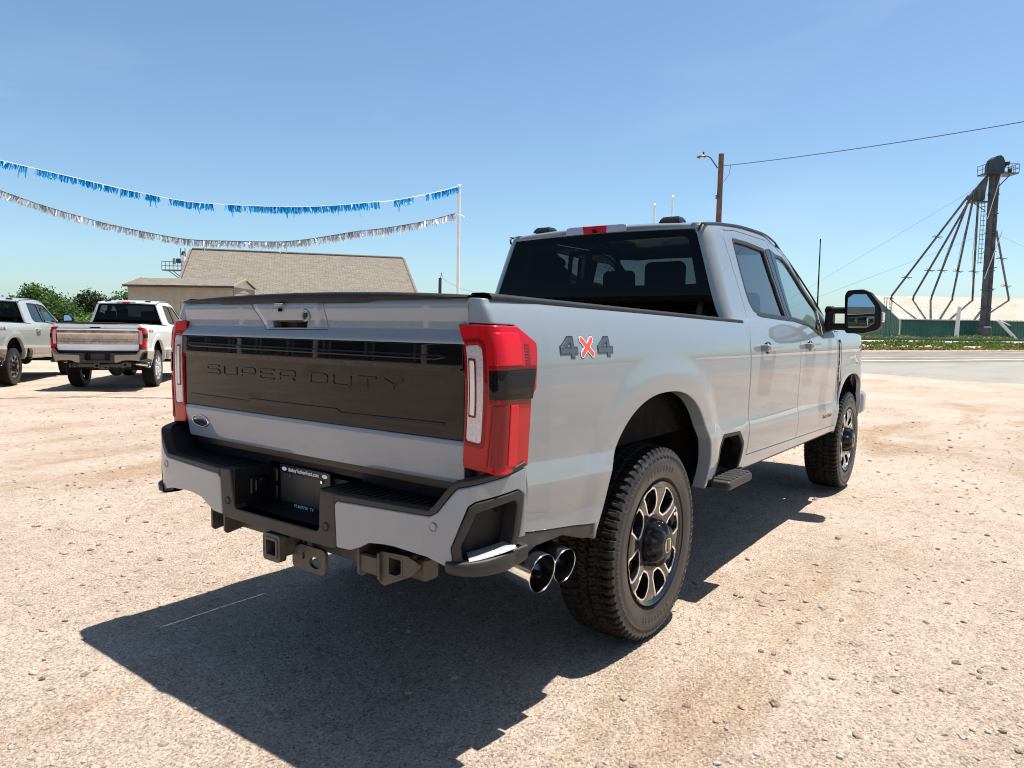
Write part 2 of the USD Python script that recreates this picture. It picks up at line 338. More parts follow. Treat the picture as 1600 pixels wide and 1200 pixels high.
# ================================================================== setting: ground, roads, verge (site frame: u to the right, v away from the viewpoint's heading)
ER = np.array([math.sin(YAW), -math.cos(YAW)]); EF = np.array([math.cos(YAW), math.sin(YAW)])
def S(u, v, z=0.0):
    u, v = np.asarray(u, float), np.asarray(v, float)
    return np.stack([CAM[0] + u*ER[0] + v*EF[0], CAM[1] + u*ER[1] + v*EF[1], z + 0*u], -1)
RD = np.array([.922, .387]); RN = np.array([-.387, .922]); RF = np.array([37.0, 61.2])      # road direction, its normal, a point on its far edge
def W(t, w, z=0.0):
    t, w = np.asarray(t, float), np.asarray(w, float)
    return S(RF[0] + t*RD[0] + w*RN[0], RF[1] + t*RD[1] + w*RN[1], z)
def ground_z(P):
    x, y = P[..., 0], P[..., 1]
    q = P[..., :2] - CAM[:2]; u, v = q @ ER, q @ EF
    w = (u-RF[0])*RN[0] + (v-RF[1])*RN[1]
    r = smooth01((w-.6)/9.0)*.55
    left = -.125*smooth01((y-3.5)/9.0)*(1-smooth01((u+2)/14.0))
    t = (u-RF[0])*RD[0] + (v-RF[1])*RD[1]
    k = (1-smooth01((w+19)/4.0))*(1-smooth01((t+40.0)/2.0))
    lump = (meshkit.fbm(np.stack([x*.9, y*.9, 0*x], -1), 3, 5)-.5)*.030 + (meshkit.fbm(np.stack([x*5, y*5, 0*x+3], -1), 3, 9)-.5)*.014
    ruts = 0
    for c0, c1, c2, wd in ((15.2, .16, .010, .13), (16.9, .17, .009, .13), (12.6, .05, -.012, .12), (14.2, .07, -.012, .12), (6.6, .30, .02, .12), (8.2, .33, .018, .12), (4.9, -.55, .05, .11), (9.7, -.22, .012, .13), (3.3, .75, -.06, .12)):
        dv = np.abs(v - (c0 + c1*u + c2*u*u + .12*np.sin(u*1.3 + c0)))/np.sqrt(1 + c1*c1)
        ruts = ruts - .013*np.exp(-(dv/wd)**4)*(.55 + .9*(meshkit.noise(np.stack([u*.5, v*.5, 0*u + c0], -1), 4)-.5)) + .007*np.exp(-((dv-wd*1.7)/(wd*.5))**2)
    ruts = ruts*smooth01((np.hypot(x-1.6, y) - 3.2)/1.2)*(v < 40)*(v > 0)*(1-smooth01((t+40.0)/2.0))
    return left + r + ruts + lump*k*np.where(v < 30, 1, .6) - .004
def smooth01(t): t = np.clip(t, 0, 1); return t*t*(3-2*t)
def spaced(a, b, lo, hi, n0, grow):
    mid = np.linspace(lo, hi, n0); out = [mid]; d = mid[1]-mid[0]
    for s, e, sg in ((hi, b, 1), (lo, a, -1)):
        k = [s]; st = d
        while (e-k[-1])*sg > 0: st *= grow; k.append(k[-1] + sg*st)
        out.append(np.array(k[1:]))
    return np.unique(np.concatenate(out))
us, vs = spaced(-420, 420, -6.5, 6.5, 270, 1.055), spaced(-49, 700, .6, 13, 260, 1.05)
gu, gv = np.meshgrid(us, vs, indexing='ij'); GP_ = S(gu, gv); GP_[..., 2] = ground_z(GP_)
M['sand'] = mat('sand', {
    'g': ('geometry', {}),
    'n1': ('noise_texture', {'scale': 0.55, 'detail': 6.0, 'roughness': 0.62, 'distortion': 0.6}),
    'r1': ('rgb_ramp', {'ramp': [(0.30, (0.325, 0.253, 0.197)), (0.50, (0.380, 0.304, 0.243)), (0.70, (0.428, 0.354, 0.292))]}),
    'n2': ('noise_texture', {'scale': 9.0, 'detail': 7.0, 'roughness': 0.7}),
    'r2': ('rgb_ramp', {'ramp': [(0.30, (0.80, 0.785, 0.775)), (0.5, (1.0, 1.0, 1.0)), (0.72, (1.13, 1.12, 1.12))]}),
    'm1': ('mix_color', {'blend_type': 'multiply', 'fac': 1.0, 'use_clamp': False}),
    'v1': ('voronoi_texture', {'scale': 130.0, 'randomness': 1.0}),
    'r3': ('rgb_ramp', {'ramp': [(0.0, (0.50, 0.48, 0.46)), (0.25, (0.90, 0.89, 0.88)), (0.55, (1.03, 1.03, 1.03)), (0.85, (1.15, 1.15, 1.15)), (1.0, (1.45, 1.47, 1.5))]}),
    'wn': ('separate_color', {}),
    'm2': ('mix_color', {'blend_type': 'multiply', 'fac': 0.95, 'use_clamp': False}),
    'mp': ('mapping', {'scale': (0.22, 0.75, 1.0), 'rotation': (0, 0, 0.25)}),
    'n4': ('noise_texture', {'scale': 0.9, 'detail': 4.0, 'roughness': 0.6, 'distortion': 1.2}),
    'r4': ('rgb_ramp', {'ramp': [(0.55, (1, 1, 1)), (0.70, (0.80, 0.71, 0.60))]}),
    'm3': ('mix_color', {'blend_type': 'multiply', 'fac': 1.0, 'use_clamp': False}),
    'h1': ('noise_texture', {'scale': 55.0, 'detail': 8.0, 'roughness': 0.72}),
    'h2': ('voronoi_texture', {'scale': 78.0}), 'h3': ('voronoi_texture', {'scale': 210.0}),
    'ha': ('math', {'math_type': 'multiply_add', 'value2': -0.55}), 'hb': ('math', {'math_type': 'multiply_add', 'value2': -0.30}),
    'b': ('bump', {'strength': 0.95, 'distance': 0.018}),
    'p': ('principled_bsdf', {'roughness': 0.95, 'specular_ior_level': 0.12})},
    [('g.position', 'n1.vector'), ('n1.fac', 'r1.fac'), ('g.position', 'n2.vector'), ('n2.fac', 'r2.fac'), ('r1.color', 'm1.a'), ('r2.color', 'm1.b'),
     ('g.position', 'v1.vector'), ('v1.color', 'wn.color'), ('wn.r', 'r3.fac'), ('m1.result', 'm2.a'), ('r3.color', 'm2.b'),
     ('g.position', 'mp.vector'), ('mp.vector', 'n4.vector'), ('n4.fac', 'r4.fac'), ('m2.result', 'm3.a'), ('r4.color', 'm3.b'), ('m3.result', 'p.base_color'),
     ('g.position', 'h1.vector'), ('g.position', 'h2.vector'), ('g.position', 'h3.vector'), ('h2.distance', 'ha.value1'), ('h1.fac', 'ha.value3'), ('h3.distance', 'hb.value1'), ('ha.value', 'hb.value3'),
     ('hb.value', 'b.height'), ('b.normal', 'p.normal')], 'p.BSDF')
tag(obj('ground', grid(GP_), 'sand'), 'pale tan gravel and sand lot reaching to the horizon', 'ground', kind='structure')
def sheet(name, corners_tw, z, m, label, cat_='road', n=(40, 6)):
    (t0, w0), (t1, w1) = corners_tw
    tt, ww = np.meshgrid(np.linspace(t0, t1, n[0]), np.linspace(w0, w1, n[1]), indexing='ij')
    P = W(tt, ww, 0.0); P[..., 2] = ground_z(P) + z
    tag(obj(name, grid(P), m), label, cat_, kind='structure')
def world_mat(name, c1, c2, scale, rough=.9, stretch=(1, 1, 1), bump=.3):
    return mat(name, {'g': ('geometry', {}), 'mp': ('mapping', {'scale': stretch, 'rotation': (0, 0, 0.24)}), 'n': ('noise_texture', {'scale': scale, 'detail': 7.0, 'roughness': 0.65}), 'r': ('rgb_ramp', {'ramp': [(.32, c1), (.68, c2)]}),
        'n2': ('noise_texture', {'scale': 40.0, 'detail': 4.0}), 'b': ('bump', {'strength': bump, 'distance': .01}), 'p': ('principled_bsdf', {'roughness': rough, 'specular_ior_level': .2})},
        [('g.position', 'mp.vector'), ('mp.vector', 'n.vector'), ('n.fac', 'r.fac'), ('r.color', 'p.base_color'), ('g.position', 'n2.vector'), ('n2.fac', 'b.height'), ('b.normal', 'p.normal')], 'p.BSDF')
M['asphalt'] = world_mat('asphalt', (.108, .094, .083), (.168, .150, .131), .6, stretch=(.12, 1.2, 1))
M['caliche'] = world_mat('caliche', (.172, .162, .143), (.222, .210, .187), .5, stretch=(.25, 1, 1))
M['shoulder'] = world_mat('shoulder', (.27, .215, .15), (.37, .30, .22), .8)
M['line_paint'] = world_mat('line_paint', (.42, .40, .37), (.72, .70, .66), 1.5, stretch=(.6, 1, 1))
M['yellow_line'] = world_mat('yellow_line', (.45, .35, .12), (.62, .47, .16), 1.5)
# worn paved apron between the lot and the highway, with a ragged near edge
ap = []
for w in np.linspace(-95, -17.1, 130):
    t0 = -37.2 + 1.1*smooth01((w+22)/5)*-1 + .22*math.sin(w*1.7) + .16*math.sin(w*4.1) + .8*math.sin(w*.31)
    row = np.array([W(t0 + (200-t0)*k, w, 0.0) for k in (0, .02, .06, .2, 1)]); row[:, 2] = ground_z(row) + .013; row[0, 2] -= .02; ap.append(row)
tag(obj('apron', grid(np.array(ap)), 'caliche'), 'worn pale paved apron between the sand lot and the highway', 'pavement', kind='structure')
sheet('highway', ((-49, -17.2), (260, .3)), .017, 'asphalt', 'gray asphalt highway crossing behind the truck', 'road', (120, 8))
sheet('edge_line', ((-49, -15.1), (260, -14.75)), .021, 'line_paint', 'white edge line on the near side of the highway', 'road marking')
sheet('edge_line', ((-49, -2.2), (260, -1.9)), .021, 'line_paint', 'white edge line on the far side of the highway', 'road marking')
for k in range(-8, 16):
    pass
sheet('centre_line', ((-49, -8.75), (260, -8.6)), .021, 'yellow_line', 'faded yellow line along the middle of the highway', 'road marking')
sheet('tar_strip', ((-49, -11.6), (260, -11.35)), .021, 'line_paint', 'pale worn wheel strip along the near lane', 'road marking')
sheet('shoulder', ((-49, .35), (260, 2.4)), .03, 'shoulder', 'bare sandy shoulder on the far side of the highway', 'shoulder')
# railway behind the verge
M['ballast'] = world_mat('ballast', (.36, .31, .26), (.52, .46, .40), 6, bump=.8)
M['rail_rust'] = simple('rail_rust', (.03, .022, .018), .6)
M['tie_wood'] = simple('tie_wood', (.06, .045, .035), .9)
bl_ = [[W(t, 10.2, .50), W(t, 11.0, .74), W(t, 14.2, .74), W(t, 15.0, .50)] for t in np.linspace(-52, 200, 60)]
tag(obj('track_bed', grid(np.array(bl_)), 'ballast'), 'pale stone bed of the railway beyond the highway', 'track bed', kind='structure')
for w_, lab in ((11.9, 'near rusty rail of the railway beyond the weeds'), (13.35, 'far rusty rail of the railway beyond the weeds')):
    r_ = grid(np.array([[W(t, w_-.05, .76), W(t, w_-.05, 1.00), W(t, w_+.05, 1.00), W(t, w_+.05, .76)] for t in np.linspace(-52, 200, 60)]))
    tag(obj('rail', r_, 'rail_rust'), lab, 'rail', kind='structure')
ties = tag(obj('railway_ties', cat(*[hull([W(t+a, w_, z_) for a in (-.12, .12) for w_ in (11.3, 13.9) for z_ in (.70, .79)]) for t in np.arange(-40, 60, .62)]), 'tie_wood'), 'dark wooden ties under the rails', 'ties', kind='stuff')

# ================================================================== the pickup truck: rear axle at the origin, nose towards +x, right side at -y
WB, TYRE_R = 4.064, 0.448
ZR = Pchip([0.9, 1.05, 1.3, 1.75, 2.1, 2.4, 2.75, 3.05, 3.3], [2.03, 2.05, 2.08, 2.11, 2.115, 2.085, 1.95, 1.70, 1.48])
HU = Pchip([.50, .62, .68, .75, .80, .86, .93, 1.0, 1.1, 1.2, 1.3, 1.36, 1.43, 1.48, 1.50, 1.6, 1.75, 1.9, 2.0, 2.06],
           [.90, .93, .945, .958, .963, .966, .952, .9535, .957, .960, .957, .949, .928, .905, .892, .853, .805, .757, .722, .685])
zc = Pchip([-1.3, -0.42, 1.08, 1.22, 2.2, 3.4, 5.0], [.992, .945, .938, .931, .901, .859, .83])     # body crease
zl = lambda x: zc(x) - 0.072                                                                          # foot of its ledge
rail_z = lambda x: 1.4995 - 0.0172*np.asarray(x)
def smooth01(t): t = np.clip(t, 0, 1); return t*t*(3-2*t)
def arch_rho(x, z, xa, za, a, b, p=2.35):
    return ((np.abs(x-xa)/a)**p + (np.maximum(z-za, 0)/b)**p)**(1/p)
REAR_ARCH = (0.0, 0.60, 0.575, 0.545); FRONT_ARCH = (WB + 0.0, 0.58, 0.60, 0.475)
def hw(x, z):
    x, z = np.asarray(x, float), np.asarray(z, float)
    top = ZR(np.clip(x, 0.9, 3.3))
    zz = np.where(z > 1.8, 1.8 + (z-1.8)*0.26/np.maximum(np.where(x < 2.45, top, 2.085)-1.8, 0.05), z)
    # the ledge under the crease is kept straight: the profile between crease and foot follows them along the body
    c, l = zc(x), zl(x)
    zz = np.where(z < l, np.minimum(zz + (0.86-l), 0.86), np.where(z < c, 0.86 + (z-l)/(c-l)*0.07, np.where(z < 1.1, 0.93 + (z-c)/(1.1-c)*0.17, zz)))
    y = np.where((z > l) & (z < c), HU(.86) + (HU(.93)-HU(.86))*(zz-.86)/.07, HU(np.clip(zz, 0.5, 2.06))) - 0.003*x
    y = y - 0.035*smooth01((x-2.0)/1.4)*smooth01((z-1.5)/0.3)
    for A in (REAR_ARCH, FRONT_ARCH):
        t = (arch_rho(x, z, *A) - 1.0) * 0.56
        y = y + 0.011*(1-smooth01((t-0.06)/0.12))*np.where(z < 1.32, 1.0, 0.0)*(t < 0.2)
    y = y - 0.30*smooth01((x-4.25)/0.95)**2*0.9                       # the nose curves in
    return y

# plan curve of the box corner at the tail lamp
_pc = np.array([(-1.239, 0.13), (-1.2385, 0.09), (-1.2375, 0.05), (-1.233, 0.022), (-1.217, 0.0085), (-1.17, 0.0065), (-1.04, 0.0035), (-0.955, 0.0)])
_ps = np.concatenate([[0], np.cumsum(np.linalg.norm(np.diff(_pc, axis=0), axis=1))]); _ps = _ps - _ps[-1] - 0.955
PCX, PCI = Pchip(_ps, _pc[:, 0]), Pchip(_ps, _pc[:, 1])
S0 = _ps[0]
def s_at_x(x): return float(np.interp(x, _pc[:, 0], _ps))
def s_at_y(y): return float(np.interp(-y, -(0.957-_pc[:, 1])[::-1]*-1 if False else np.sort(-(0.957-_pc[:, 1])), _ps[np.argsort(-(0.957-_pc[:, 1]))]))
def side(s, z, d):
    s, z, d = np.asarray(s, float), np.asarray(z, float), np.asarray(d, float)
    t = np.clip(s, S0, -0.955)
    X = np.where(s < -0.955, PCX(t), s); I = np.where(s < -0.955, PCI(t), 0.0)
    e = 1e-3; tx = np.where(s < -0.955, PCX(np.clip(t+e, S0, -0.955)) - PCX(np.clip(t-e, S0, -0.955)), 1.0)
    ti = np.where(s < -0.955, PCI(np.clip(t+e, S0, -0.955)) - PCI(np.clip(t-e, S0, -0.955)), 0.0)
    L = np.hypot(tx, ti); nx, ny = ti/L, -tx/L
    y = -(hw(np.maximum(X, -1.2), z) - I)
    return np.stack([X + nx*d, y + ny*d, z], -1)
# cab wrap: side, then the rear corner
CR = 0.07
XR = Pchip([0.5, 1.5, 2.02, 2.1], [0.985, 0.988, 1.033, 1.040])
SC = 1.13; ARC = CR*math.pi/2
def wrap(s, z, d):
    s, z, d = np.asarray(s, float), np.asarray(z, float), np.asarray(d, float)
    xr = XR(np.clip(z, .5, 2.1)); h0 = hw(xr + CR, z)
    phi = np.clip((SC - s)/ARC, 0, 1)*math.pi/2
    k = np.clip((s - SC)/(1.32 - SC), 0, 1)
    xs = np.where(s < 1.32, (xr + CR)*(1-k) + 1.32*k, s)
    X = np.where(s < SC, xr + CR - (CR+d)*np.sin(phi), xs)
    inset = 0.010*np.clip((1.222 - s)/0.06, 0, 1)**2*np.where(z < 1.44, 1, 0)
    Y = np.where(s < SC, -(h0 - CR + (CR+d)*np.cos(phi)), -(hw(X, z) + d - inset))
    return np.stack([X, Y, z], -1)
def rear_cab(y, z, d): return np.stack([XR(np.clip(z, .5, 2.1)) - d + 0*y, y, z], -1)
roof_z = lambda x, y: ZR(np.clip(x, .9, 3.3)) - 0.016*np.clip((1.10-x)/0.09, 0, 1)**2 + 0.026*(1 - (np.abs(y)/0.69)**2.4) - 0.004
def roof_map(x, y, d): return np.stack([x, y, roof_z(x, y) + d], -1)

# tailgate: profile of protrusion against height
TGX = -1.232
_tz = [.90, .915, .96, 1.04, 1.055, 1.06, 1.10, 1.115, 1.16, 1.175, 1.275, 1.295, 1.325, 1.345, 1.362, 1.366, 1.376, 1.404, 1.414, 1.432, 1.488, 1.508, 1.53]
TP = Pchip(_tz,
           [-.004, .004, .010, .019, .0150, .0142, .0138, .0133, .0127, .0124, .0132, .0272, .0267, .0262, .0256, .0275, .0255, .010, .006, .006, .0125, .006, -.012])
TGC = [(lambda a, z=z: z + 0*a) for z in _tz[1:-1]]
def tg(y, z, d):
    y, z = np.asarray(y, float), np.asarray(z, float)
    crown = 0.010*(1-(y/0.83)**2)
    scoop = 0.0
    return np.stack([TGX - TP(np.clip(z, .90, 1.53)) - crown - d + scoop, y, z], -1)

# bumper plan curve, arc length from the middle (y positive = right side of the truck, mirrored by the sign of s)
_bp = np.array([(0, -1.380), (.30, -1.376), (.55, -1.368), (.78, -1.358), (.85, -1.350), (.885, -1.335), (.915, -1.305), (.945, -1.245), (.968, -1.17), (.980, -1.09), (.985, -1.03)])
_bs = np.concatenate([[0], np.cumsum(np.linalg.norm(np.diff(_bp, axis=0), axis=1))])
BPY, BPX = Pchip(_bs, _bp[:, 0]), Pchip(_bs, _bp[:, 1])
BEND = _bs[-1]
def bs_y(y): return float(np.interp(y, _bp[:, 0], _bs))
def bs_x(x): return float(np.interp(x, _bp[:, 1], _bs))
def bump(s, z, d):
    s, z, d = np.asarray(s, float), np.asarray(z, float), np.asarray(d, float)
    a = np.clip(np.abs(s), 0, BEND); g = np.where(s < 0, -1.0, 1.0); e = 2e-3
    ty = BPY(np.clip(a+e, 0, BEND)) - BPY(np.clip(a-e, 0, BEND)); tx = BPX(np.clip(a+e, 0, BEND)) - BPX(np.clip(a-e, 0, BEND)); L = np.hypot(tx, ty)
    nx, ny = -ty/L, tx/L
    lean = -0.05*np.clip(0.83-z, 0, 1)*1.0 - 0.04*np.clip(z-0.83, 0, 1)
    return np.stack([BPX(a) + nx*(d+lean), -g*(BPY(a) + ny*(-1)*(-(d+lean))*(-1)), z], -1) if False else np.stack([BPX(a) + nx*(d+lean), -g*(BPY(a) + tx/L*(d+lean)), z], -1)

PARTS = []          # (name, mesh, material key, parent index or None, label, detail level)
def part(name, mesh, material, parent=None, label=None, detail=0):
    PARTS.append((name, mesh, material, parent, label, detail)); return len(PARTS) - 1
def both(name, mesh, material, parents=(None, None), **kw):
    return part(name, mesh, material, parents[0], **kw), part(name, mirror(mesh), material, parents[1], **kw)

# ---- cargo box sides
lamp_poly = rp([(S0, .972), (s_at_x(-1.205), .958), (s_at_x(-1.085), .972), (s_at_x(-1.082), 1.196), (s_at_x(-1.056), 1.222), (s_at_x(-1.040), 1.372), (s_at_x(-1.125), 1.425), (S0, 1.43)], 0.006)
def arch_curve(A, n=60):
    xa, za, a, b = A; p = 2.35; t = np.linspace(0, np.pi, n)
    return [(xa + a*np.sign(np.cos(q))*abs(np.cos(q))**(2/p), za + b*abs(np.sin(q))**(2/p)) for q in t]
zt = lambda x: float(rail_z(x)) - 0.006
box_out = [(S0, 1.438), (S0, zt(-1.2)), (1.148, zt(1.148)), (1.160, 1.42), (1.165, .97), (1.160, .64), (.655, .640)] + [(.575, .60)] + arch_curve(REAR_ARCH) + [(-.575, .60)] + [(-.60, .672), (-.95, .722), (-1.085, .742), (-1.098, .96)]
box_poly = rp(box_out).difference(lamp_poly.buffer(0.004)).difference(sbox(S0-1, .5, s_at_x(-1.10), 1.0)).difference(sbox(s_at_x(-1.0845)-0.5, .5, s_at_x(-1.086), .965))
step_hole = rp([(.672, .60), (.690, .80), (.745, .862), (1.000, .853), (1.085, .785), (1.095, .70), (1.09, .60)], 0.02)
box_poly = rp(box_poly.difference(step_hole).difference(Polygon([(.60, .5), (.655, .655), (.70, .655), (.70, .5)])).difference(sbox(.6, .5, 1.2, .638)), 0)
box_poly = max(getattr(box_poly, 'geoms', [box_poly]), key=lambda g: g.area)
bs_r, bs_l = both('box_side', panel(box_poly, side, h=.018, edge=.006, thick=.07, creases=(zc, zl)), 'paint')
# arch lip turning in, wheel liner
def arch_liner(A, y0, y1, y2):
    c = np.array(arch_curve(A, 70)); cx, cz = A[0], A[1]
    ring = lambda k, y: np.stack([cx + (c[:, 0]-cx)*k, y + 0*c[:, 0], cz + (c[:, 1]-cz)*k], -1)
    o = lambda y: np.stack([c[:, 0], -(hw(c[:, 0], c[:, 1]) - y), c[:, 1]], -1)
    lip = grid(np.array([o(.004), o(.03), ring(.965, -(.94-y0)), ring(.955, -.87)]))
    wall = grid(np.array([ring(.955, -.87), ring(1.02, -.84), ring(1.04, -.62), ring(1.04, y1), ring(.4, y1)]))
    return lip, wall
def two_sided(m): return m
lipR, wallR = arch_liner(REAR_ARCH, 0.03, -.52, 0)
both('wheel_arch_liner', two_sided(wallR), 'liner')
# black lower trims and splash trim behind the rear wheel
trim = rp([(-1.09, .738), (-.95, .718), (-.60, .668), (-.575, .62), (-.64, .615), (-.80, .665), (-.97, .665), (-1.06, .62), (-1.10, .64)], .01)
both('lower_trim', panel(trim, lambda s, z, d: side(s, z, d-.012), h=.04, edge=.006, thick=.05), 'gray_plastic')
# rail caps, box floor, inner walls
xs = np.linspace(-1.20, 1.148, 30)
pr = [(0.004, -.012), (0.004, -.002), (-.004, .006), (-.03, .011), (-.075, .010), (-.085, .0), (-.085, -.05)]
cap = grid(np.array([[(x, -(hw(x, rail_z(x)-.006) + q), rail_z(x) + w) for q, w in pr] for x in xs]))
both('rail_cap', two_sided(cap), 'black_plastic')
rear_cap = cat(box((-1.215, -.845, 1.506), (.05, .08, .03), .008))
part('box_floor', cat(box((-.10, 0, .93), (2.2, 1.55, .04)), box((1.02, 0, 1.2), (.04, 1.62, .56)), box((-.1, .80, 1.18), (2.18, .03, .55)), box((-.1, -.80, 1.18), (2.18, .03, .55)), box((-1.10, -.855, 1.16), (.16, .08, .50)), box((-1.10, .855, 1.16), (.16, .08, .50))), 'liner')
# step recess with the fold-out step
rec = rp([(.662, .56), (.680, .805), (.741, .872), (1.004, .863), (1.097, .79), (1.107, .70), (1.10, .60)], 0.02).difference(rp([(.69, .50), (.706, .795), (.757, .848), (.992, .840), (1.070, .775), (1.078, .70), (1.06, .50)], .02)).intersection(sbox(.4, .612, 1.3, 1.0))
both('step_recess_frame', panel(rec, lambda s, z, d: side(s, z, d+.002), h=.03, edge=.006, thick=.06), 'black_plastic', detail=1)
both('step_recess', cat(box((.88, -.80, .74), (.42, .02, .30)), box((.68, -.86, .72), (.02, .14, .26)), box((1.085, -.86, .72), (.02, .14, .26)), box((.88, -.86, .87), (.44, .14, .02))), 'liner', detail=1)
step = cat(rbox((.865, -.955, .605), (.37, .15, .05), .018), *[box((.725 + .057*i, -.965, .632), (.036, .11, .012), .004) for i in range(6)])
st = both('side_step', step, 'gray_plastic', detail=1)
both('step_arm', cat(bar((.80, -.90, .60), (.80, -.55, .72), .05), bar((1.0, -.90, .60), (1.0, -.55, .72), .05)), 'frame_steel', st, detail=1)

# ---- tail lamps
lamp = panel(lamp_poly, lambda s, z, d: side(s, z, d + .016), h=.012, edge=.006, thick=.06)
lp = both('tail_lamp', lamp, 'red_lens')
LO = lambda o: (lambda s, z, d: side(s, z, d + .017 + o))
sy = lambda y: float(np.interp(.957-y, _pc[::-1, 1], _ps[::-1]))
sA, sB = sy(.841), sy(.902)
both('reversing_lens', panel(rp([(sA, 1.062), (sB-.004, 1.056), (sB, 1.355), (sB-.012, 1.366), (sA, 1.362)], .01), LO(.002), h=.007, edge=.003, thick=.006), 'clear_lens', lp)
both('lens_frame', panel(rp([(sA-.012, 1.046), (sB+.010, 1.040), (sB+.016, 1.375), (sB-.006, 1.388), (sA-.012, 1.384)], .012).difference(rp([(sA-.002, 1.058), (sB-.001, 1.053), (sB+.003, 1.360), (sB-.008, 1.372), (sA-.002, 1.368)], .01)), LO(.001), h=.007, edge=.002, thick=.006), 'deep_red_lens', lp, detail=1)
both('led_strip', panel(rp([(sA+.012, 1.145), (sA+.030, 1.143), (sA+.030, 1.315), (sA+.012, 1.317)], .004), LO(.006), h=.007, edge=.002, thick=.006), 'led_strip', lp, detail=1)
both('led_frame', panel(rp([(sA+.007, 1.138), (sA+.035, 1.136), (sA+.035, 1.322), (sA+.007, 1.324)], .004).difference(rp([(sA+.012, 1.144), (sA+.030, 1.142), (sA+.030, 1.316), (sA+.012, 1.318)], .004)), LO(.005), h=.007, edge=.001, thick=.006), 'deep_red_lens', lp, detail=1)
sC, sD = sB + .018, s_at_x(-1.060)
both('sensor_cover', panel(rp([(sC, 1.196), (sD-.022, 1.192), (sD, 1.290), (sC, 1.288)], .004), LO(.004), h=.007, edge=.004, thick=.008), 'gloss_black', lp)
for a, b_ in ((sB+.03, sB+.07), (sB+.075, sB+.115)):
    both('lens_flute', panel(rp([(a, .985), (b_, .980), (b_, 1.178), (a, 1.180)], .004), LO(.003), h=.007, edge=.002, thick=.005), 'bright_red_lens' if a > sB+.05 else 'deep_red_lens', lp, detail=1)
both('lens_block', panel(rp([(sB+.035, 1.302), (sD-.075, 1.302), (sD-.075, 1.405), (sB+.035, 1.405)], .006), LO(.003), h=.007, edge=.004, thick=.006), 'bright_red_lens', lp, detail=1)
both('lens_block', panel(rp([(sB+.022, .985), (sB+.030, 1.175), (sB+.026, 1.175), (sB+.018, .985)], .001), LO(.002), h=.007, edge=.001, thick=.004), 'deep_red_lens', lp, detail=1)
for i in range(7):
    z0 = 1.305 + .010*i
    both('lens_rib', panel(sbox(sD-.055, z0, sD-.028, z0+.004), LO(.001), h=.007, edge=.001, thick=.004), 'deep_red_lens', lp, detail=2)
both('lens_groove', panel(rp([(sC, 1.180), (sD-.03, 1.176), (sD-.03, 1.190), (sC, 1.193)], .002).union(rp([(sC, 1.291), (sD, 1.293), (sD, 1.301), (sC, 1.301)], .001)), LO(.0005), h=.007, edge=.001, thick=.004), 'deep_red_lens', lp, detail=1)
both('lamp_pocket', cat(box((-1.15, -.86, 1.19), (.10, .10, .50)), box((-1.12, -.90, .93), (.14, .10, .10))), 'trim_black')

# ---- tailgate
HW_TG = .832
tgp = Polygon([(-HW_TG+.012, .912), (-HW_TG, 1.05), (-HW_TG, 1.515), (HW_TG, 1.515), (HW_TG, 1.05), (HW_TG-.012, .912)])
blk = rp([(-.824, 1.057), (-.828, 1.364), (.828, 1.364), (.824, 1.057)], .004)
handle_zone = Polygon([(-.136, 1.53), (-.165, 1.405), (.214, 1.402), (.335, 1.53)]); handle_zone = affinity.scale(handle_zone, -1, 1, origin=(0, 0))
Y = lambda p: affinity.scale(p, -1, 1, origin=(0, 0))
handle_zone = Polygon([(-.136, 1.53), (-.165, 1.405), (.214, 1.402), (.335, 1.53)])
upper = tgp.intersection(sbox(-1, 1.366, 1, 1.6)).difference(handle_zone.buffer(.0022))
t_up = part('tailgate', cat(panel(upper, tg, h=.014, edge=.003, thick=.04, creases=TGC), panel(tgp.intersection(sbox(-1, .9, 1, 1.055)), tg, h=.011, edge=.003, thick=.05, creases=TGC)), 'paint')
part('tailgate_core', cat(box((TGX+.045, 0, 1.21), (.05, 1.62, .58)), box((TGX+.03, 0, .90), (.05, 1.55, .03))), 'trim_black', t_up)
pocket = rp([(-.045, 1.410), (-.052, 1.438), (.172, 1.436), (.160, 1.408)], .003)
hz = handle_zone.intersection(sbox(-1, 1.366, 1, 1.516)).difference(pocket)
hb = part('handle_bezel', panel(hz, lambda y, z, d: tg(y, z, d + .0035*smooth01((np.minimum(.205 + (z-1.402)*.9 - y, y + .155 + (z-1.40)*-.25))/.02)), h=.012, edge=.002, thick=.05), 'paint', t_up)
part('handle_pocket', panel(pocket.buffer(.003), lambda y, z, d: tg(y, z, d-.035), h=.02, edge=.001, thick=.03), 'trim_black', t_up)
part('handle_lever', cat(panel(rp([(-.030, 1.430), (-.032, 1.4385), (.166, 1.4385), (.160, 1.430)], .001), lambda y, z, d: tg(y, z, d-.004), h=.02, edge=.002, thick=.02)), 'gray_plastic', t_up, detail=1)
part('camera_cover', panel(rp([(.010, 1.446), (.006, 1.505), (.222, 1.508), (.200, 1.446)], .003), lambda y, z, d: tg(y, z, d+.004), h=.02, edge=.002, thick=.01), 'paint', t_up, detail=1)
tgx = lambda y, z: float(tg(np.array([y]), np.array([z]), np.array([0.]))[0, 0])
part('camera_hood', rbox((tgx(.105, 1.497)-.009, .105, 1.497), (.026, .05, .012), .005), 'paint', t_up, detail=1)
part('camera_eye', xform(tm(trimesh.creation.cylinder(.0075, .02, sections=20), 40), roty(math.pi/2), (tgx(.105, 1.477)-.003, .105, 1.477)), 'gloss_black', t_up, detail=1)
ring = lambda y, z, r, w, x: xform(revolve([(r-w, 0), (r-w, -.004), (r-w*.5, -.006), (r, -.003), (r, .004)], 40), rotz(-math.pi/2), (x, y, z))
part('lock_bezel', ring(-.045, 1.457, .024, .009, tgx(-.045, 1.457)-.0045), 'paint', t_up, detail=1)
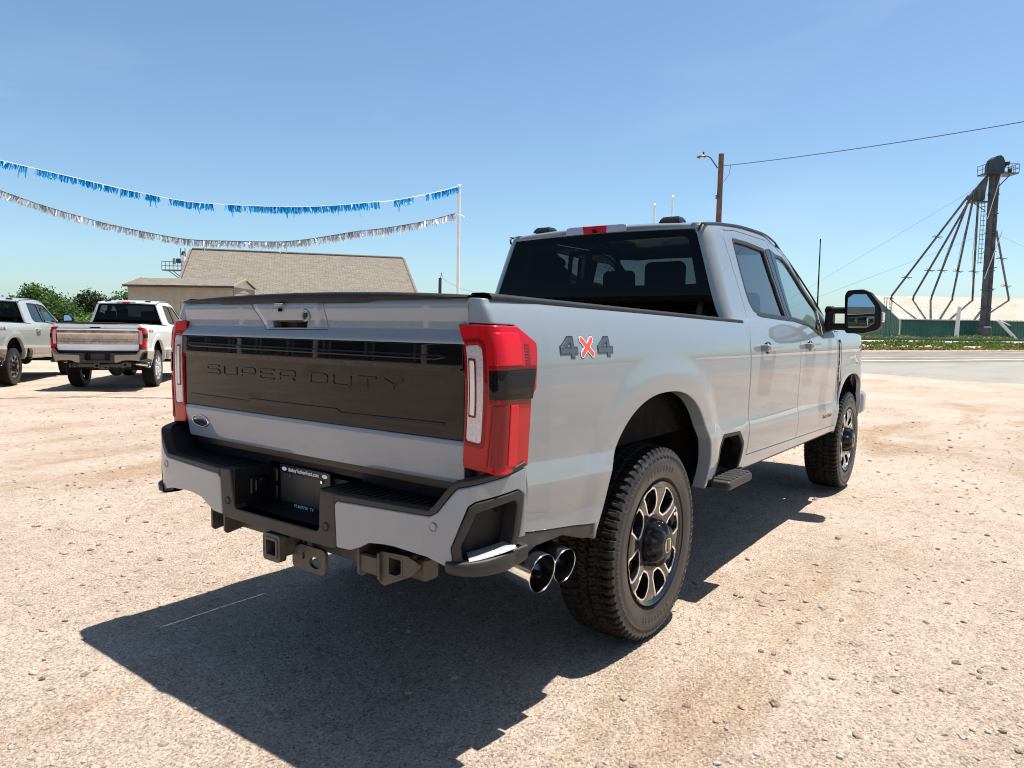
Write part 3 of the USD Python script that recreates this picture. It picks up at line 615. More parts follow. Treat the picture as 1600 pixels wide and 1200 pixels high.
part('lock_cylinder', xform(tm(trimesh.creation.cylinder(.009, .012, sections=20), 40), roty(math.pi/2), (tgx(-.045, 1.457)-.002, -.045, 1.457)), 'trim_black', t_up, detail=1)
# gloss panel with raised ribs and lettering
gp = part('gloss_panel', panel(blk, lambda y, z, d: tg(y, z, d+.004), h=.014, edge=.004, thick=.02, creases=TGC), 'applique')
GP = lambda o: (lambda y, z, d: tg(y, z, d + .004 + o))
part('panel_rib', panel(rp([(-.775, 1.322), (-.73, 1.330), (.75, 1.336), (.775, 1.327), (.74, 1.318), (-.72, 1.312)], .003), GP(.006), h=.02, edge=.005, thick=.012), 'applique', gp, detail=1)
line = LineString([(.775, 1.104), (.344, 1.102), (.318, 1.112), (-.222, 1.112), (-.252, 1.101), (-.745, 1.106)]).buffer(.0045, join_style=2)
part('panel_groove', panel(line, GP(.004), h=.02, edge=.003, thick=.008), 'gloss_black', gp, detail=1)
L = {'S': [[(1, 1), (.12, 1), (0, .85), (0, .62), (.12, .5), (.88, .5), (1, .38), (1, .12), (.88, 0), (0, 0)]], 'U': [[(0, 1), (0, .15), (.13, 0), (.87, 0), (1, .15), (1, 1)]],
     'P': [[(0, 0), (0, 1), (.88, 1), (1, .88), (1, .50), (.88, .36), (0, .36)]], 'E': [[(1, 1), (0, 1), (0, 0), (1, 0)], [(0, .5), (.85, .5)]],
     'R': [[(0, 0), (0, 1), (.88, 1), (1, .88), (1, .55), (.88, .42), (0, .42)], [(.62, .42), (1, 0)]], 'D': [[(0, 0), (0, 1), (.8, 1), (1, .8), (1, .2), (.8, 0), (0, 0)]],
     'T': [[(0, 1), (1, 1)], [(.5, 1), (.5, 0)]], 'Y': [[(0, 1), (.5, .45), (1, 1)], [(.5, .45), (.5, 0)]]}
x = 0.638
for ch, w in zip('SUPER DUTY', [.094]*5 + [.058] + [.094]*4):
    if ch != ' ':
        sh = stroke([[(-(x - u*w), v*.036) for u, v in l] for l in L[ch]], .0085, cap=2, join=2)     # read from behind: right is -y
        sh = affinity.translate(Y(sh), 0, 1.203)
        part('letter', panel(sh, GP(.0035), h=.02, step=.008, edge=.0025, thick=.008), 'applique', gp, detail=1)
    x -= w + (.037 if ch != ' ' else .0)
# rubber-topped spoiler cap with its stepped lower edge
top_cap = []
for y in np.linspace(-.834, .834, 60):
    c = 1.521 + .021*(1-(abs(y)/.834)**2.2)
    lowz = 1.5115 if (y < -.43 or y > .57) else 1.504
    lowz = np.interp(y, [-.9, -.425, -.375, .535, .565, .9], [1.514, 1.514, 1.5045, 1.5045, 1.512, 1.512])
    x0 = float(tg(np.array([y]), np.array([1.505]), np.array([0.]))[0, 0])
    top_cap.append([(x0-.002, y, lowz-.004), (x0-.010, y, lowz+.002), (x0-.012, y, c-.010), (x0-.004, y, c-.001), (x0+.03, y, c+.002), (x0+.085, y, c-.002), (x0+.09, y, 1.47)])
part('tailgate_cap', two_sided(grid(np.array(top_cap), flip=True)), 'black_plastic', t_up)
# oval emblem
th = np.linspace(0, 2*np.pi, 48, endpoint=False)
oval = lambda a, b: Polygon([(a*math.cos(t), b*math.sin(t)) for t in th])
EM = lambda o: (lambda u, v, d: tg(.710 - u, .985 + v, d + o))
eb = part('emblem', panel(oval(.070, .0285).difference(oval(.061, .0225)), EM(.006), h=.02, step=.008, edge=.003, thick=.012), 'chrome', t_up, detail=1)
part('emblem_field', panel(oval(.0605, .0222), EM(.004), h=.02, edge=.001, thick=.01), 'emblem_blue', t_up, detail=1)
EMT = None
tx = meshkit.text_mesh('Ford', .020, .0015); b_ = tx.bounds
vv = tx.vertices - [(b_[0, 0]+b_[1, 0])/2, .010, 0]; vv[:, 0] = vv[:, 0]*1.55 + vv[:, 1]*.25
part('emblem_script', (tg(.710 - vv[:, 0], .985 + vv[:, 1], .0045 + vv[:, 2]), np.asarray(tx.faces), None), 'chrome', t_up, detail=2)

# ---- rear bumper
zS = [.640, .815]
pocket_poly = [(bs_y(.868), .690), (bs_y(.862), .735), (bs_y(.905), .868), (bs_y(.918), .880), (bs_x(-1.15), .902), (bs_x(-1.125), .885), (bs_x(-1.14), .760), (bs_x(-1.16), .70)]
pocket_out = rp(pocket_poly, .006)
pocket_in = rp([(bs_y(.893), .70), (bs_y(.888), .742), (bs_y(.918), .845), (bs_y(.928), .853), (bs_x(-1.165), .872), (bs_x(-1.155), .860), (bs_x(-1.165), .768), (bs_x(-1.18), .70)], .006)
e_y = bs_x(-1.112)
paint_out = rp([(.352, .645), (.352, .800), (.366, .814), (.785, .828), (.815, .845), (bs_y(.862), .905), (bs_y(.878), .925), (bs_x(-1.20), .950), (e_y, .972), (e_y, .74), (bs_x(-1.16), .745), (bs_y(.868), .655), (bs_y(.84), .675), (bs_y(.77), .692), (.63, .70), (.575, .698), (.51, .690), (.47, .668), (.42, .648)], .008)
pp = paint_out.difference(pocket_out.buffer(.003)).difference(sbox(bs_y(.86), .5, 2, .745).difference(pocket_out.buffer(.001)).intersection(sbox(bs_x(-1.16), .5, 2, .745)))
pp = max(getattr(pp, 'geoms', [pp]), key=lambda g: g.area)
bp = both('bumper_panel', panel(pp, lambda s, z, d: bump(s, z, d+.006), h=.03, edge=.006, thick=.04), 'bumper_paint')
both('step_pocket_frame', panel(pocket_out.difference(pocket_in), lambda s, z, d: bump(s, z, d+.008), h=.02, edge=.006, thick=.07), 'gray_plastic', bp)
both('step_pocket', panel(pocket_in.buffer(.004), lambda s, z, d: bump(s, z, d-.055), h=.03, edge=.002, thick=.03), 'black_plastic', bp)
# corner step and lower valance
cs = []
for s in np.linspace(bs_y(.845), bs_x(-1.105), 26):
    k = (s-bs_y(.845))/(bs_x(-1.105)-bs_y(.845)); bul = .020*math.sin(min(1, k*1.25)*math.pi)**.7 if k < .8 else 0
    zt_ = .694 + .022*k; zb_ = .655 - .010*math.sin(k*math.pi) + .03*max(0, k-.75)
    q = lambda z, d: bump(np.array([s]), np.array([z]), np.array([d]))[0]
    cs.append([q(zt_, -.05), q(zt_, .006+bul*.6), q(zt_-.006, .014+bul), q(zb_+.012, .014+bul), q(zb_, .004+bul*.4), q(zb_, -.05)])
cstep = both('corner_step', two_sided(grid(np.array(cs), flip=True)), 'gray_plastic')
tr = []
for s in np.linspace(bs_y(.905), bs_x(-1.165), 14):
    k = (s-bs_y(.905))/(bs_x(-1.165)-bs_y(.905)); zt_ = .699 + .02*k; q = lambda z, d: bump(np.array([s]), np.array([z]), np.array([d]))[0]
    tr.append([q(zt_+.012, -.04), q(zt_+.014, -.03), q(zt_+.008, .015), q(zt_, .02)])
both('step_tread', two_sided(grid(np.array(tr), flip=True)), 'alu_tread', cstep, detail=1)
# black centre frame, step pads, recess
cf = Polygon([(-.352, .648), (-.352, .840), (-.278, .842), (-.262, .70), (-.250, .686), (.250, .686), (.262, .70), (.278, .842), (.352, .840), (.352, .648), (.335, .636), (-.335, .636)])
fr = part('center_frame', panel(rp(cf, .006), lambda s, z, d: bump(s, z, d+.005), h=.03, edge=.006, thick=.05), 'gray_plastic')
strip_r = rp([(.352, .802), (.368, .816), (.785, .830), (.815, .847), (bs_y(.860), .907), (bs_y(.878), .928), (bs_x(-1.20), .953), (e_y, .975), (e_y, .990), (bs_x(-1.20), .968), (bs_y(.868), .944), (bs_y(.85), .925), (.802, .866), (.78, .846), (.352, .838)], .002)
both('pad_edge', panel(strip_r, lambda s, z, d: bump(s, z, d+.006), h=.03, edge=.004, thick=.04), 'gray_plastic')
def pad(z, y0, y1, xin, xout_off=0.0, n=14):
    ys = np.linspace(y0, y1, n); P = []
    for y in ys:
        xo = float(BPX(bs_y(y))) - xout_off
        P.append([(xo+.002, -y, z-.012), (xo+.004, -y, z-.002), (xo+.010, -y, z), ((xo+xin)/2, -y, z), (xin, -y, z)])
    return grid(np.array(P))
pads = both('step_pad', two_sided(cat(pad(.838, .272, .79, -1.19))), 'black_plastic')
rib = [box((-1.275, -(.30 + .0325*i), .840), (.15, .014, .008), .003) for i in range(15)]
both('pad_ribs', cat(rib), 'black_plastic', pads, detail=1)
# raised pad at the corner
rc = []
for y, z in ((.765, .838), (.80, .852), (.845, .915), (.868, .938), (.91, .952), (.958, .968)):
    xo = float(BPX(bs_y(y))); rc.append([(xo+.004, -y, z-.006), (xo+.010, -y, z), (max(xo+.08, -1.22), -y, z+.002), (-1.155 if y > .84 else -1.19, -y, z+.002)])
both('corner_pad', two_sided(grid(np.array(rc))), 'black_plastic')
part('plate_recess', cat(box((-1.27, 0, .678), (.20, .53, .016)), box((-1.18, 0, .76), (.02, .56, .18)), box((-1.275, -.268, .76), (.19, .016, .165)), box((-1.275, .268, .76), (.19, .016, .165)), box((-1.16, 0, .875), (.06, 1.84, .09))), 'black_plastic')
part('trailer_socket', cat(rbox((-1.27, .254, .765), (.075, .02, .07), .008), box((-1.265, .243, .765), (.05, .012, .05), .004), box((-1.265, .238, .79), (.012, .012, .014), .003)), 'trim_black', detail=1)
part('lamp_bracket', cat(rbox((-1.195, .225, .80), (.03, .03, .06), .008), rbox((-1.195, .225, .73), (.03, .03, .06), .008)), 'trim_black', detail=1)
PX = -1.198
pl = part('licence_plate', panel(rp([(-.150, -.076), (.150, -.076), (.150, .076), (-.150, .076)], .006), lambda u, v, d: np.stack([PX - d - .006 + 0*u, .035 - u, .762 + v], -1), h=.08, edge=.002, thick=.004), 'plate_black')
part('plate_frame', panel(rp([(-.158, -.086), (.158, -.086), (.158, .088), (-.158, .088)], .008).difference(rp([(-.143, -.062), (.143, -.062), (.143, .055), (-.143, .055)], .006)), lambda u, v, d: np.stack([PX - d - .011 + 0*u, .035 - u, .762 + v], -1), h=.08, edge=.003, thick=.008), 'trim_black', pl)
def plate_text(t, hgt, u0, v0, w, bold=False):
    m = meshkit.text_mesh(t, hgt, .001, bold); v = np.array(m.vertices); b = m.bounds
    v[:, 0] = (v[:, 0]-b[0, 0])*w/(b[1, 0]-b[0, 0])
    return (np.stack([PX - .0125 - v[:, 2], .035 - (u0 + v[:, 0]), .762 + v0 + v[:, 1]], -1), np.asarray(m.faces), None)
part('plate_lettering', plate_text('BaileyToliverFord.com', .0135, -.095, .0655, .19, True), 'decal_white', pl, detail=2)
part('plate_lettering', plate_text('STANTON, TX', .0145, -.062, -.0795, .122), 'decal_white', pl, detail=2)
for u in (-.125, .128):
    part('plate_badge', panel(oval(.016, .008), lambda a, b, d, u=u: np.stack([PX - .0125 - d + 0*a, .035-u-a, .762+.072+b], -1), h=.02, step=.004, edge=.0005, thick=.001), 'decal_white', pl, detail=2)
for u, v in ((-.088, .048), (.108, .048), (-.095, -.052)):
    part('plate_screw', xform(tm(trimesh.creation.cylinder(.006, .004, sections=14), 40), roty(math.pi/2), (PX-.011, .035-u, .762+v)), 'machined', pl, detail=2)
for y, z in ((.302, .712), (-.302, .712), (.80, .797), (-.80, .797)):
    x0 = float(BPX(bs_y(abs(y)))) - .003 + .05*(.83-z)
    sp = part('parking_sensor', ring(y, z, .0165, .004, x0), 'gray_plastic' if abs(y) < .5 else 'bumper_paint', detail=1)
    part('sensor_face', xform(tm(trimesh.creation.cylinder(.0115, .008, sections=24), 40), roty(math.pi/2), (x0-.001, y, z)), 'gray_plastic' if abs(y) < .5 else 'bumper_paint', sp, detail=1)

# ---- hitch and hooks
def sq_tube(c, w, t, L_):
    c = np.asarray(c, float); p = rp([(-w/2, -w/2), (w/2, -w/2), (w/2, w/2), (-w/2, w/2)], .01); p = p.difference(p.buffer(-t))
    return prism(p, L_, TO_REAR, c + [L_, 0, 0])
rc_ = part('hitch_receiver', cat(sq_tube((-1.385, .008, .577), .078, .011, .34), prism(rp([(-.052, -.052), (.052, -.052), (.052, .052), (-.052, .052)], .014).difference(rp([(-.030, -.030), (.030, -.030), (.030, .030), (-.030, .030)], .006)), .03, TO_REAR, (-1.352, .008, .577))), 'hitch_steel')
part('hitch_beam', cat(box((-1.17, 0, .575), (.075, 1.25, .085), .01), box((-1.17, .52, .60), (.10, .03, .13), .01), box((-1.17, -.52, .60), (.10, .03, .13), .01)), 'hitch_steel')
chain = rp([(-.02, -.048), (.165, -.048), (.175, -.030), (.175, .05), (.03, .05), (-.02, .02)], .02).difference(oval(.033, .022).buffer(0) if False else affinity.translate(oval(.034, .022), .115, -.008)).difference(affinity.translate(oval(.008, .014), .048, .008))
part('chain_plate', prism(chain, .014, TO_REAR, (-1.29, -.035, .537)), 'hitch_steel', rc_)
part('hitch_pin', xform(tm(trimesh.creation.cylinder(.016, .05, sections=20), 40), roty(math.pi/2), (-1.275, -.115, .592)), 'frame_steel', rc_, detail=1)
part('hitch_bracket', cat(box((-1.25, -.10, .59), (.06, .10, .07), .008), box((-1.24, -.06, .575), (.10, .012, .10), .004)), 'hitch_steel', rc_, detail=1)
part('hitch_label', cat(box((-1.209, -.215, .585), (.002, .034, .014)), box((-1.209, -.222, .600), (.002, .018, .008))), 'decal_white', rc_, detail=2)
hook = rp([(-.12, -.04), (.10, -.055), (.12, .06), (-.12, .065)], .015)
for y in (-.363, -.465, .484, .579):
    part('tow_hook_plate', prism(rp([(-1.285, .535), (-1.275, .522), (-1.19, .535), (-1.16, .63), (-1.285, .63)], .008), .012, TO_RIGHT, (0, y, 0)), 'hitch_steel')
part('tow_hook', cat(box((-1.265, -.414, .574), (.03, .10, .07), .006)), 'hitch_steel')
gus = rp([(.465, .520), (.49, .512), (.62, .572), (.665, .622), (.60, .640), (.465, .632)], .012).difference(rp([(.512, .545), (.572, .572), (.572, .622), (.512, .622)], .01))
part('recovery_bracket', cat(prism(gus, .012, TO_REAR, (-1.262, 0, 0)), sq_tube((-1.275, -.543, .59), .075, .008, .12)), 'hitch_steel')
part('frame_rail', cat(box((1.6, -.42, .66), (5.6, .09, .17), .01), box((1.6, .42, .66), (5.6, .09, .17), .01), *[box((x, 0, .68), (.10, .85, .10), .01) for x in (-.9, -.3, .7, 1.6, 2.7, 3.6)]), 'frame_steel')

# ---- axles, springs, shafts, tank, spare, exhaust
ax = part('rear_axle', cat(tm(trimesh.creation.cylinder(.055, 1.5, sections=20, transform=trimesh.geometry.align_vectors([0, 0, 1], [0, 1, 0])), 40), xform(tm(trimesh.creation.icosphere(3, .19), 40), np.diag([.85, .9, 1]), (0, 0, 0))), 'frame_steel')
PARTS[ax] = PARTS[ax][:1] + (move(PARTS[ax][1], (0, 0, TYRE_R)),) + PARTS[ax][2:]
part('leaf_spring', cat(*[box((0, y, .56 + .016*k), (1.25-.2*k, .07, .014), .003) for y in (-.50, .50) for k in range(4)], *[bar((.1, y, .50), (.35, y*.9, .95), .05) for y in (-.60, .60)]), 'frame_steel')
part('front_axle', cat(move(tm(trimesh.creation.cylinder(.05, 1.5, sections=20, transform=trimesh.geometry.align_vectors([0, 0, 1], [0, 1, 0])), 40), (WB, 0, TYRE_R)), move(xform(tm(trimesh.creation.icosphere(3, .16), 40), np.diag([.85, 1, 1])), (WB, .25, TYRE_R))), 'frame_steel')
part('drive_shaft', cat(tube([(0.15, 0, .47), (2.4, 0, .62)], .05, 14), box((2.8, 0, .66), (.9, .5, .25), .06)), 'frame_steel')
part('fuel_tank', rbox((1.7, .18, .64), (1.3, .5, .26), .05), 'liner')
part('spare_tyre', xform(revolve([(.16, -.10), (.30, -.12), (.38, -.10), (.40, 0), (.38, .10), (.30, .12), (.16, .10), (.16, -.10)], 48), rotx(math.pi/2), (-.72, 0, .72)), 'liner')
ex = part('exhaust_pipe', cat(tube([(2.6, -.30, .62), (1.0, -.32, .60), (.35, -.36, .66), (-.3, -.42, .74), (-.75, -.50, .68), (-.86, -.62, .62), (-.875, -.74, .59)], .055, 16)), 'frame_steel')
def tip(c, r, L_):
    c = np.asarray(c, float); ax_ = np.array([-.10, -1.0, -.13]); ax_ /= np.linalg.norm(ax_)
    pr = [(r*.93, -L_), (r*.96, -L_*.98), (r, -L_*.5), (r, -.012), (r*.995, -.003), (r*.965, 0), (r*.93, -.004), (r*.90, -.05), (r*.86, -L_*.8), (r*.3, -L_*.82)]
    m = revolve([(q, a) for q, a in pr], 48)          # axial along +y
    Rm = trimesh.geometry.align_vectors([0, 1, 0], ax_)[:3, :3]
    return xform(m, Rm, c)
tips = [part('exhaust_tip', tip((-.972, -.955, .575), .070, .26), 'tip_chrome', ex), part('exhaust_tip', tip((-.828, -.955, .565), .064, .24), 'tip_chrome', ex)]

# ---- cab: outer shell, doors, glass
def shiftx(pts, dx): return [(x+dx, z) for x, z in pts]
roofline = [(x, float(ZR(x))) for x in np.linspace(2.40, 1.05, 20)]
pillar = [(3.44, 1.375), (3.30, 1.545), (3.12, 1.70), (2.92, 1.838), (2.74, 1.945), (2.56, 2.03)]
SR = 1.020
cab_out = Polygon([(3.435, .64), (3.435, 1.38)] + pillar + roofline + [(SR, 2.05), (SR, 1.44), (1.172, 1.44), (1.172, .64), (1.18, .628), (3.42, .600)])
door_r = rp([(1.212, .70), (1.214, .655 + .05), (1.222, .95), (1.212, 1.33), (1.225, 1.39), (1.262, 1.45), (1.305, 1.545), (1.310, 1.67), (1.288, 1.85), (1.268, 1.985), (1.285, 2.028), (1.5, 2.050), (2.135, 2.055), (2.160, 2.03), (2.205, 1.80), (2.235, 1.52), (2.254, 1.42), (2.262, 1.33), (2.252, .90), (2.245, .675)], .012)
door_f = rp([(2.251, .675), (2.258, .90), (2.268, 1.33), (2.260, 1.42), (2.241, 1.52), (2.211, 1.80), (2.166, 2.03), (2.18, 2.052), (2.42, 2.035), (2.58, 1.985), (2.74, 1.912), (2.90, 1.815), (3.08, 1.690), (3.24, 1.555), (3.33, 1.46), (3.37, 1.395), (3.425, 1.345), (3.428, .90), (3.415, .650)], .012)
win_r = rp([(1.405, 1.992), (1.405, 1.70), (1.412, 1.60), (1.455, 1.548), (1.56, 1.524), (2.14, 1.508), (2.10, 1.75), (2.022, 1.985), (1.70, 1.996)], .014)
win_f = rp([(2.270, 1.975), (2.285, 1.75), (2.262, 1.512), (2.62, 1.484), (2.83, 1.418), (2.95, 1.392), (3.29, 1.40), (3.30, 1.44), (3.18, 1.57), (3.02, 1.705), (2.87, 1.812), (2.66, 1.925), (2.50, 1.972)], .014)
shell = cab_out.difference(door_r.buffer(.0035)).difference(door_f.buffer(.0035))
shell = shapely.union_all([g for g in getattr(shell, 'geoms', [shell]) if g.area > 2e-3])
both('cab_side', panel(shell, wrap, h=.02, edge=.003, thick=.03, creases=(zc, zl)), 'paint')
dr = both('rear_door', panel(door_r.difference(win_r), wrap, h=.018, edge=.003, thick=.03, creases=(zc, zl)), 'paint')
df = both('front_door', panel(door_f.difference(win_f), wrap, h=.018, edge=.003, thick=.03, creases=(zc, zl)), 'paint')
W_ = lambda o: (lambda s, z, d: wrap(s, z, d+o))
for win, dd, gl in ((win_r, dr, 'privacy_glass'), (win_f, df, 'door_glass')):
    fr_in = win.buffer(-.020)
    if win is win_f: fr_in = fr_in.difference(Polygon([(2.90, 1.30), (3.105, 1.60), (3.16, 1.80), (3.5, 1.8), (3.5, 1.3)]))
    both('window_seal', panel(win.buffer(.004).difference(fr_in), W_(.002), h=.03, edge=.002, thick=.02), 'rubber_seal', dd)
    both('window_glass', panel(win.buffer(.002), W_(-.012), h=.05, edge=.001, thick=.004), gl, dd)
both('pillar_cover', panel(rp([(2.045, 1.985), (2.125, 1.75), (2.160, 1.515), (2.232, 1.513), (2.200, 1.80), (2.152, 2.0)], .006), W_(.004), h=.03, edge=.002, thick=.015), 'gloss_black', dr)
both('pillar_cover', panel(rp([(2.165, 2.0), (2.213, 1.80), (2.244, 1.513), (2.275, 1.513), (2.296, 1.75), (2.272, 1.985)], .004), W_(.004), h=.03, edge=.002, thick=.015), 'gloss_black', df)
both('mirror_sail', panel(rp([(2.93, 1.392), (3.125, 1.60), (3.165, 1.578), (3.30, 1.44), (3.345, 1.40), (3.33, 1.385)], .006), W_(.006), h=.03, edge=.003, thick=.02), 'trim_black', df)
# belt moulding
both('belt_trim', panel(LineString([(1.50, 1.530), (1.57, 1.519), (2.235, 1.503)]).buffer(.007), W_(.004), h=.03, edge=.002, thick=.01), 'trim_black', dr)
both('belt_trim', panel(LineString([(2.262, 1.503), (2.62, 1.475), (2.83, 1.410), (2.95, 1.383), (3.30, 1.388)]).buffer(.007), W_(.004), h=.03, edge=.002, thick=.01), 'trim_black', df)
# handles with their scooped cups
for x0, dd in ((1.335, dr), (2.365, df)):
    P = wrap(np.array([x0+.17]), np.array([1.325]), np.array([0.]))[0]
    hs = both('door_handle', move(rbox((0, 0, 0), (.265, .034, .034), .014), (x0+.175, P[1]-.036, 1.323)), 'paint', dd)
    both('handle_end', rbox((x0+.055, P[1]-.018, 1.323), (.055, .06, .044), .012), 'paint', dd); both('handle_end', rbox((x0+.300, P[1]-.018, 1.323), (.06, .05, .036), .012), 'paint', dd)
    both('handle_cup', xform(tm(trimesh.creation.icosphere(3, 1.0), True), np.diag([.075, .010, .038]), (x0+.16, P[1]+.0005, 1.322)), 'trim_black', dd, detail=1)
# sill
sl = np.array([[(x, -(0.925-.003*x), .640-.0135*(x-1.2)), (x, -(.930-.003*x), .622-.0135*(x-1.2)), (x, -(.91-.003*x), .600-.0135*(x-1.2)), (x, -.80, .585-.0135*(x-1.2))] for x in np.linspace(1.17, 3.45, 20)])
both('sill', two_sided(grid(sl, flip=True)), 'lower_paint')
# roof, ditch trims, rear header, brake light, markers
roof_poly = rp([(1.036, -.655), (1.036, .655), (1.045, .672)] + [(x, .678) for x in np.linspace(1.06, 2.40, 10)] + [(2.55, .66), (2.60, .5), (2.62, 0), (2.60, -.5), (2.55, -.66)] + [(x, -.678) for x in np.linspace(2.40, 1.06, 10)] + [(1.045, -.672)], 0)
part('roof', panel(roof_poly, roof_map, h=.06, edge=.012, thick=.024), 'paint')
dt = [(x, -.693, float(ZR(x)) - .010) for x in np.linspace(1.05, 2.42, 24)]
dt = [(1.015, -.672, 1.995), (1.018, -.680, 2.02), (1.03, -.686, 2.042)] + dt + [(2.56, -.690, 2.032), (2.74, -.716, 1.947), (2.92, -.752, 1.84), (3.12, -.80, 1.702), (3.30, -.853, 1.547)]
both('roof_ditch_trim', tube(dt, .0068, 8), 'trim_black')
hdr = Polygon([(-.66, 2.012)] + [(y, 2.012 + .012*(1-(y/.66)**2)) for y in np.linspace(-.64, .64, 20)] + [(.66, 2.012), (.668, 2.036)] + [(y, float(roof_z(1.02, y)) - .004) for y in np.linspace(.66, -.66, 24)] + [(-.668, 2.036)])
part('rear_header', panel(hdr, lambda y, z, d: rear_cab(y, z, d - .016*np.clip((z-2.02)/.05, 0, 1)**2 + 0), h=.03, edge=.006, thick=.04), 'paint')
BL = lambda o: (lambda y, z, d: rear_cab(y, z, d + o - .006*np.clip((z-2.03)/.05, 0, 1)))
bl = part('high_brake_light', panel(rp([(-.198, 2.026), (-.196, 2.071), (-.17, 2.076), (.205, 2.078), (.236, 2.072), (.238, 2.024)], .004), BL(.010), h=.02, edge=.005, thick=.03), 'clear_lens')
part('red_lens', panel(rp([(-.062, 2.026), (-.062, 2.074), (.115, 2.075), (.100, 2.026)], .003), BL(.013), h=.02, edge=.003, thick=.01), 'bright_red_lens', bl)
part('cargo_camera', xform(tm(trimesh.creation.cylinder(.012, .02, sections=20), 40), roty(math.pi/2), (float(XR(2.04))-.018, .018, 2.040)), 'gloss_black', bl, detail=1)
for y in (.462, -.462):
    base = np.array([(-.055, -.066, 0), (.06, -.066, 0), (.06, .066, 0), (-.055, .066, 0), (-.030, -.048, .036), (.04, -.048, .036), (.04, .048, .036), (-.030, .048, .036), (-.045, -.06, .02), (-.045, .06, .02), (.052, .06, .02), (.052, -.06, .02)])
    part('roof_marker', move(hull(base), (1.125, y, float(roof_z(1.12, y)) - .004)), 'trim_black')
# rear window: big dark pane with a sliding centre
hwr = lambda z: float(hw(1.06, z)) - CR - .004
rw = rp([(-hwr(1.44), 1.42)] + [(-hwr(z), z) for z in (1.5, 1.6, 1.75, 1.9, 2.0)] + [(-.62, 2.011)] + [(y, 2.012 + .012*(1-(y/.66)**2) - .003) for y in np.linspace(-.55, .55, 12)] + [(.62, 2.011)] + [(hwr(z), z) for z in (2.0, 1.9, 1.75, 1.6, 1.5)] + [(hwr(1.44), 1.42)], .012)
rwg = part('rear_window', panel(rw, lambda y, z, d: rear_cab(y, z, d - .004), h=.08, edge=.001, thick=.004), 'rear_glass')
part('window_border', panel(rw.difference(rp([(-.72, 1.50), (-.60, 1.975), (.60, 1.975), (.72, 1.50)], .05)), lambda y, z, d: rear_cab(y, z, d - .012), h=.06, edge=.001, thick=.012), 'trim_black', rwg)
slider = rp([(-.165, 1.45), (-.158, 1.925), (.215, 1.925), (.222, 1.45)], .02).difference(rp([(-.135, 1.44), (-.130, 1.895), (.188, 1.895), (.194, 1.44)], .025))
part('slider_frame', panel(slider, lambda y, z, d: rear_cab(y, z, d - .013), h=.06, edge=.001, thick=.012), 'trim_black', rwg, detail=1)
part('lower_cab_wall', cat(box((1.035, 0, 1.20), (.03, 1.60, .52))), 'liner')
# windshield
ws = []
for (x, z), k in zip([(3.44, 1.385), (3.30, 1.545), (3.12, 1.70), (2.92, 1.838), (2.74, 1.945), (2.56, 2.035)], range(6)):
    y0 = float(hw(x, z)) - .012
    ws.append([(x + .20*(1-(t/1.0)**2), t*y0, z - .01) for t in np.linspace(-1, 1, 15)])
part('windscreen', grid(np.array(ws)), 'clear_glass')
part('interior_mirror', rbox((2.93, 0, 1.80), (.03, .24, .06), .015), 'interior', detail=1)
# cabin
part('cabin_floor', cat(box((2.2, 0, .78), (2.4, 1.7, .06)), box((3.28, 0, 1.28), (.34, 1.62, .34), .06), box((3.42, 0, 1.1), (.05, 1.7, .7)), box((2.75, 0, 1.08), (.9, .32, .30), .04), *[box((2.3, y, 1.10), (2.2, .05, .62), .01) for y in (-.84, .84)]), 'interior')
def seat(x, y, w, rear=False):
    return cat(rbox((x+.28, y, 1.02), (.55, w, .16), .05), xform(rbox((0, 0, .33), (.13, w*.95, .66), .05), roty(-.20), (x+.0, y, 1.05)))
for y in (-.42, .42):
    s_ = part('front_seat', seat(2.28, y, .54), 'seat_cloth')
    part('headrest', move(rbox((0, 0, 0), (.10, .27, .20), .045), (2.12, y, 1.785)), 'seat_cloth', s_)
    part('headrest_post', cat(tube([(2.13, y-.05, 1.62), (2.12, y-.05, 1.74)], .008, 6), tube([(2.13, y+.05, 1.62), (2.12, y+.05, 1.74)], .008, 6)), 'machined', s_, detail=1)
rs_ = part('rear_bench', cat(seat(1.25, -.42, .62), seat(1.25, .42, .62), seat(1.25, 0, .30)), 'seat_cloth')
for y in (-.42, .42):
    part('headrest', move(rbox((0, 0, 0), (.09, .26, .17), .04), (1.13, y, 1.755)), 'seat_cloth', rs_)
    part('headrest_post', cat(tube([(1.14, y-.05, 1.6), (1.13, y-.05, 1.70)], .008, 6), tube([(1.14, y+.05, 1.6), (1.13, y+.05, 1.70)], .008, 6)), 'machined', rs_, detail=1)
th_ = np.linspace(0, 2*np.pi, 28)
part('steering_wheel', xform(tube(np.stack([.19*np.cos(th_), .19*np.sin(th_), 0*th_], -1), .016, 8, caps=False), roty(-1.05), (2.95, .42, 1.44)), 'interior', detail=1)
lowz = lambda g: g.intersection(Polygon([(x, float(zl(x))) for x in np.linspace(-1.3, 5, 40)] + [(5, .3), (-1.3, .3)]))
both('two_tone_panel', panel(lowz(box_poly), lambda s, z, d: side(s, z, d+.0015), h=.05, edge=.002, thick=.003), 'lower_paint', (bs_r, bs_l))
both('two_tone_panel', panel(lowz(door_r), W_(.0015), h=.05, edge=.002, thick=.003), 'lower_paint', dr)
both('two_tone_panel', panel(lowz(door_f), W_(.0015), h=.05, edge=.002, thick=.003), 'lower_paint', df)
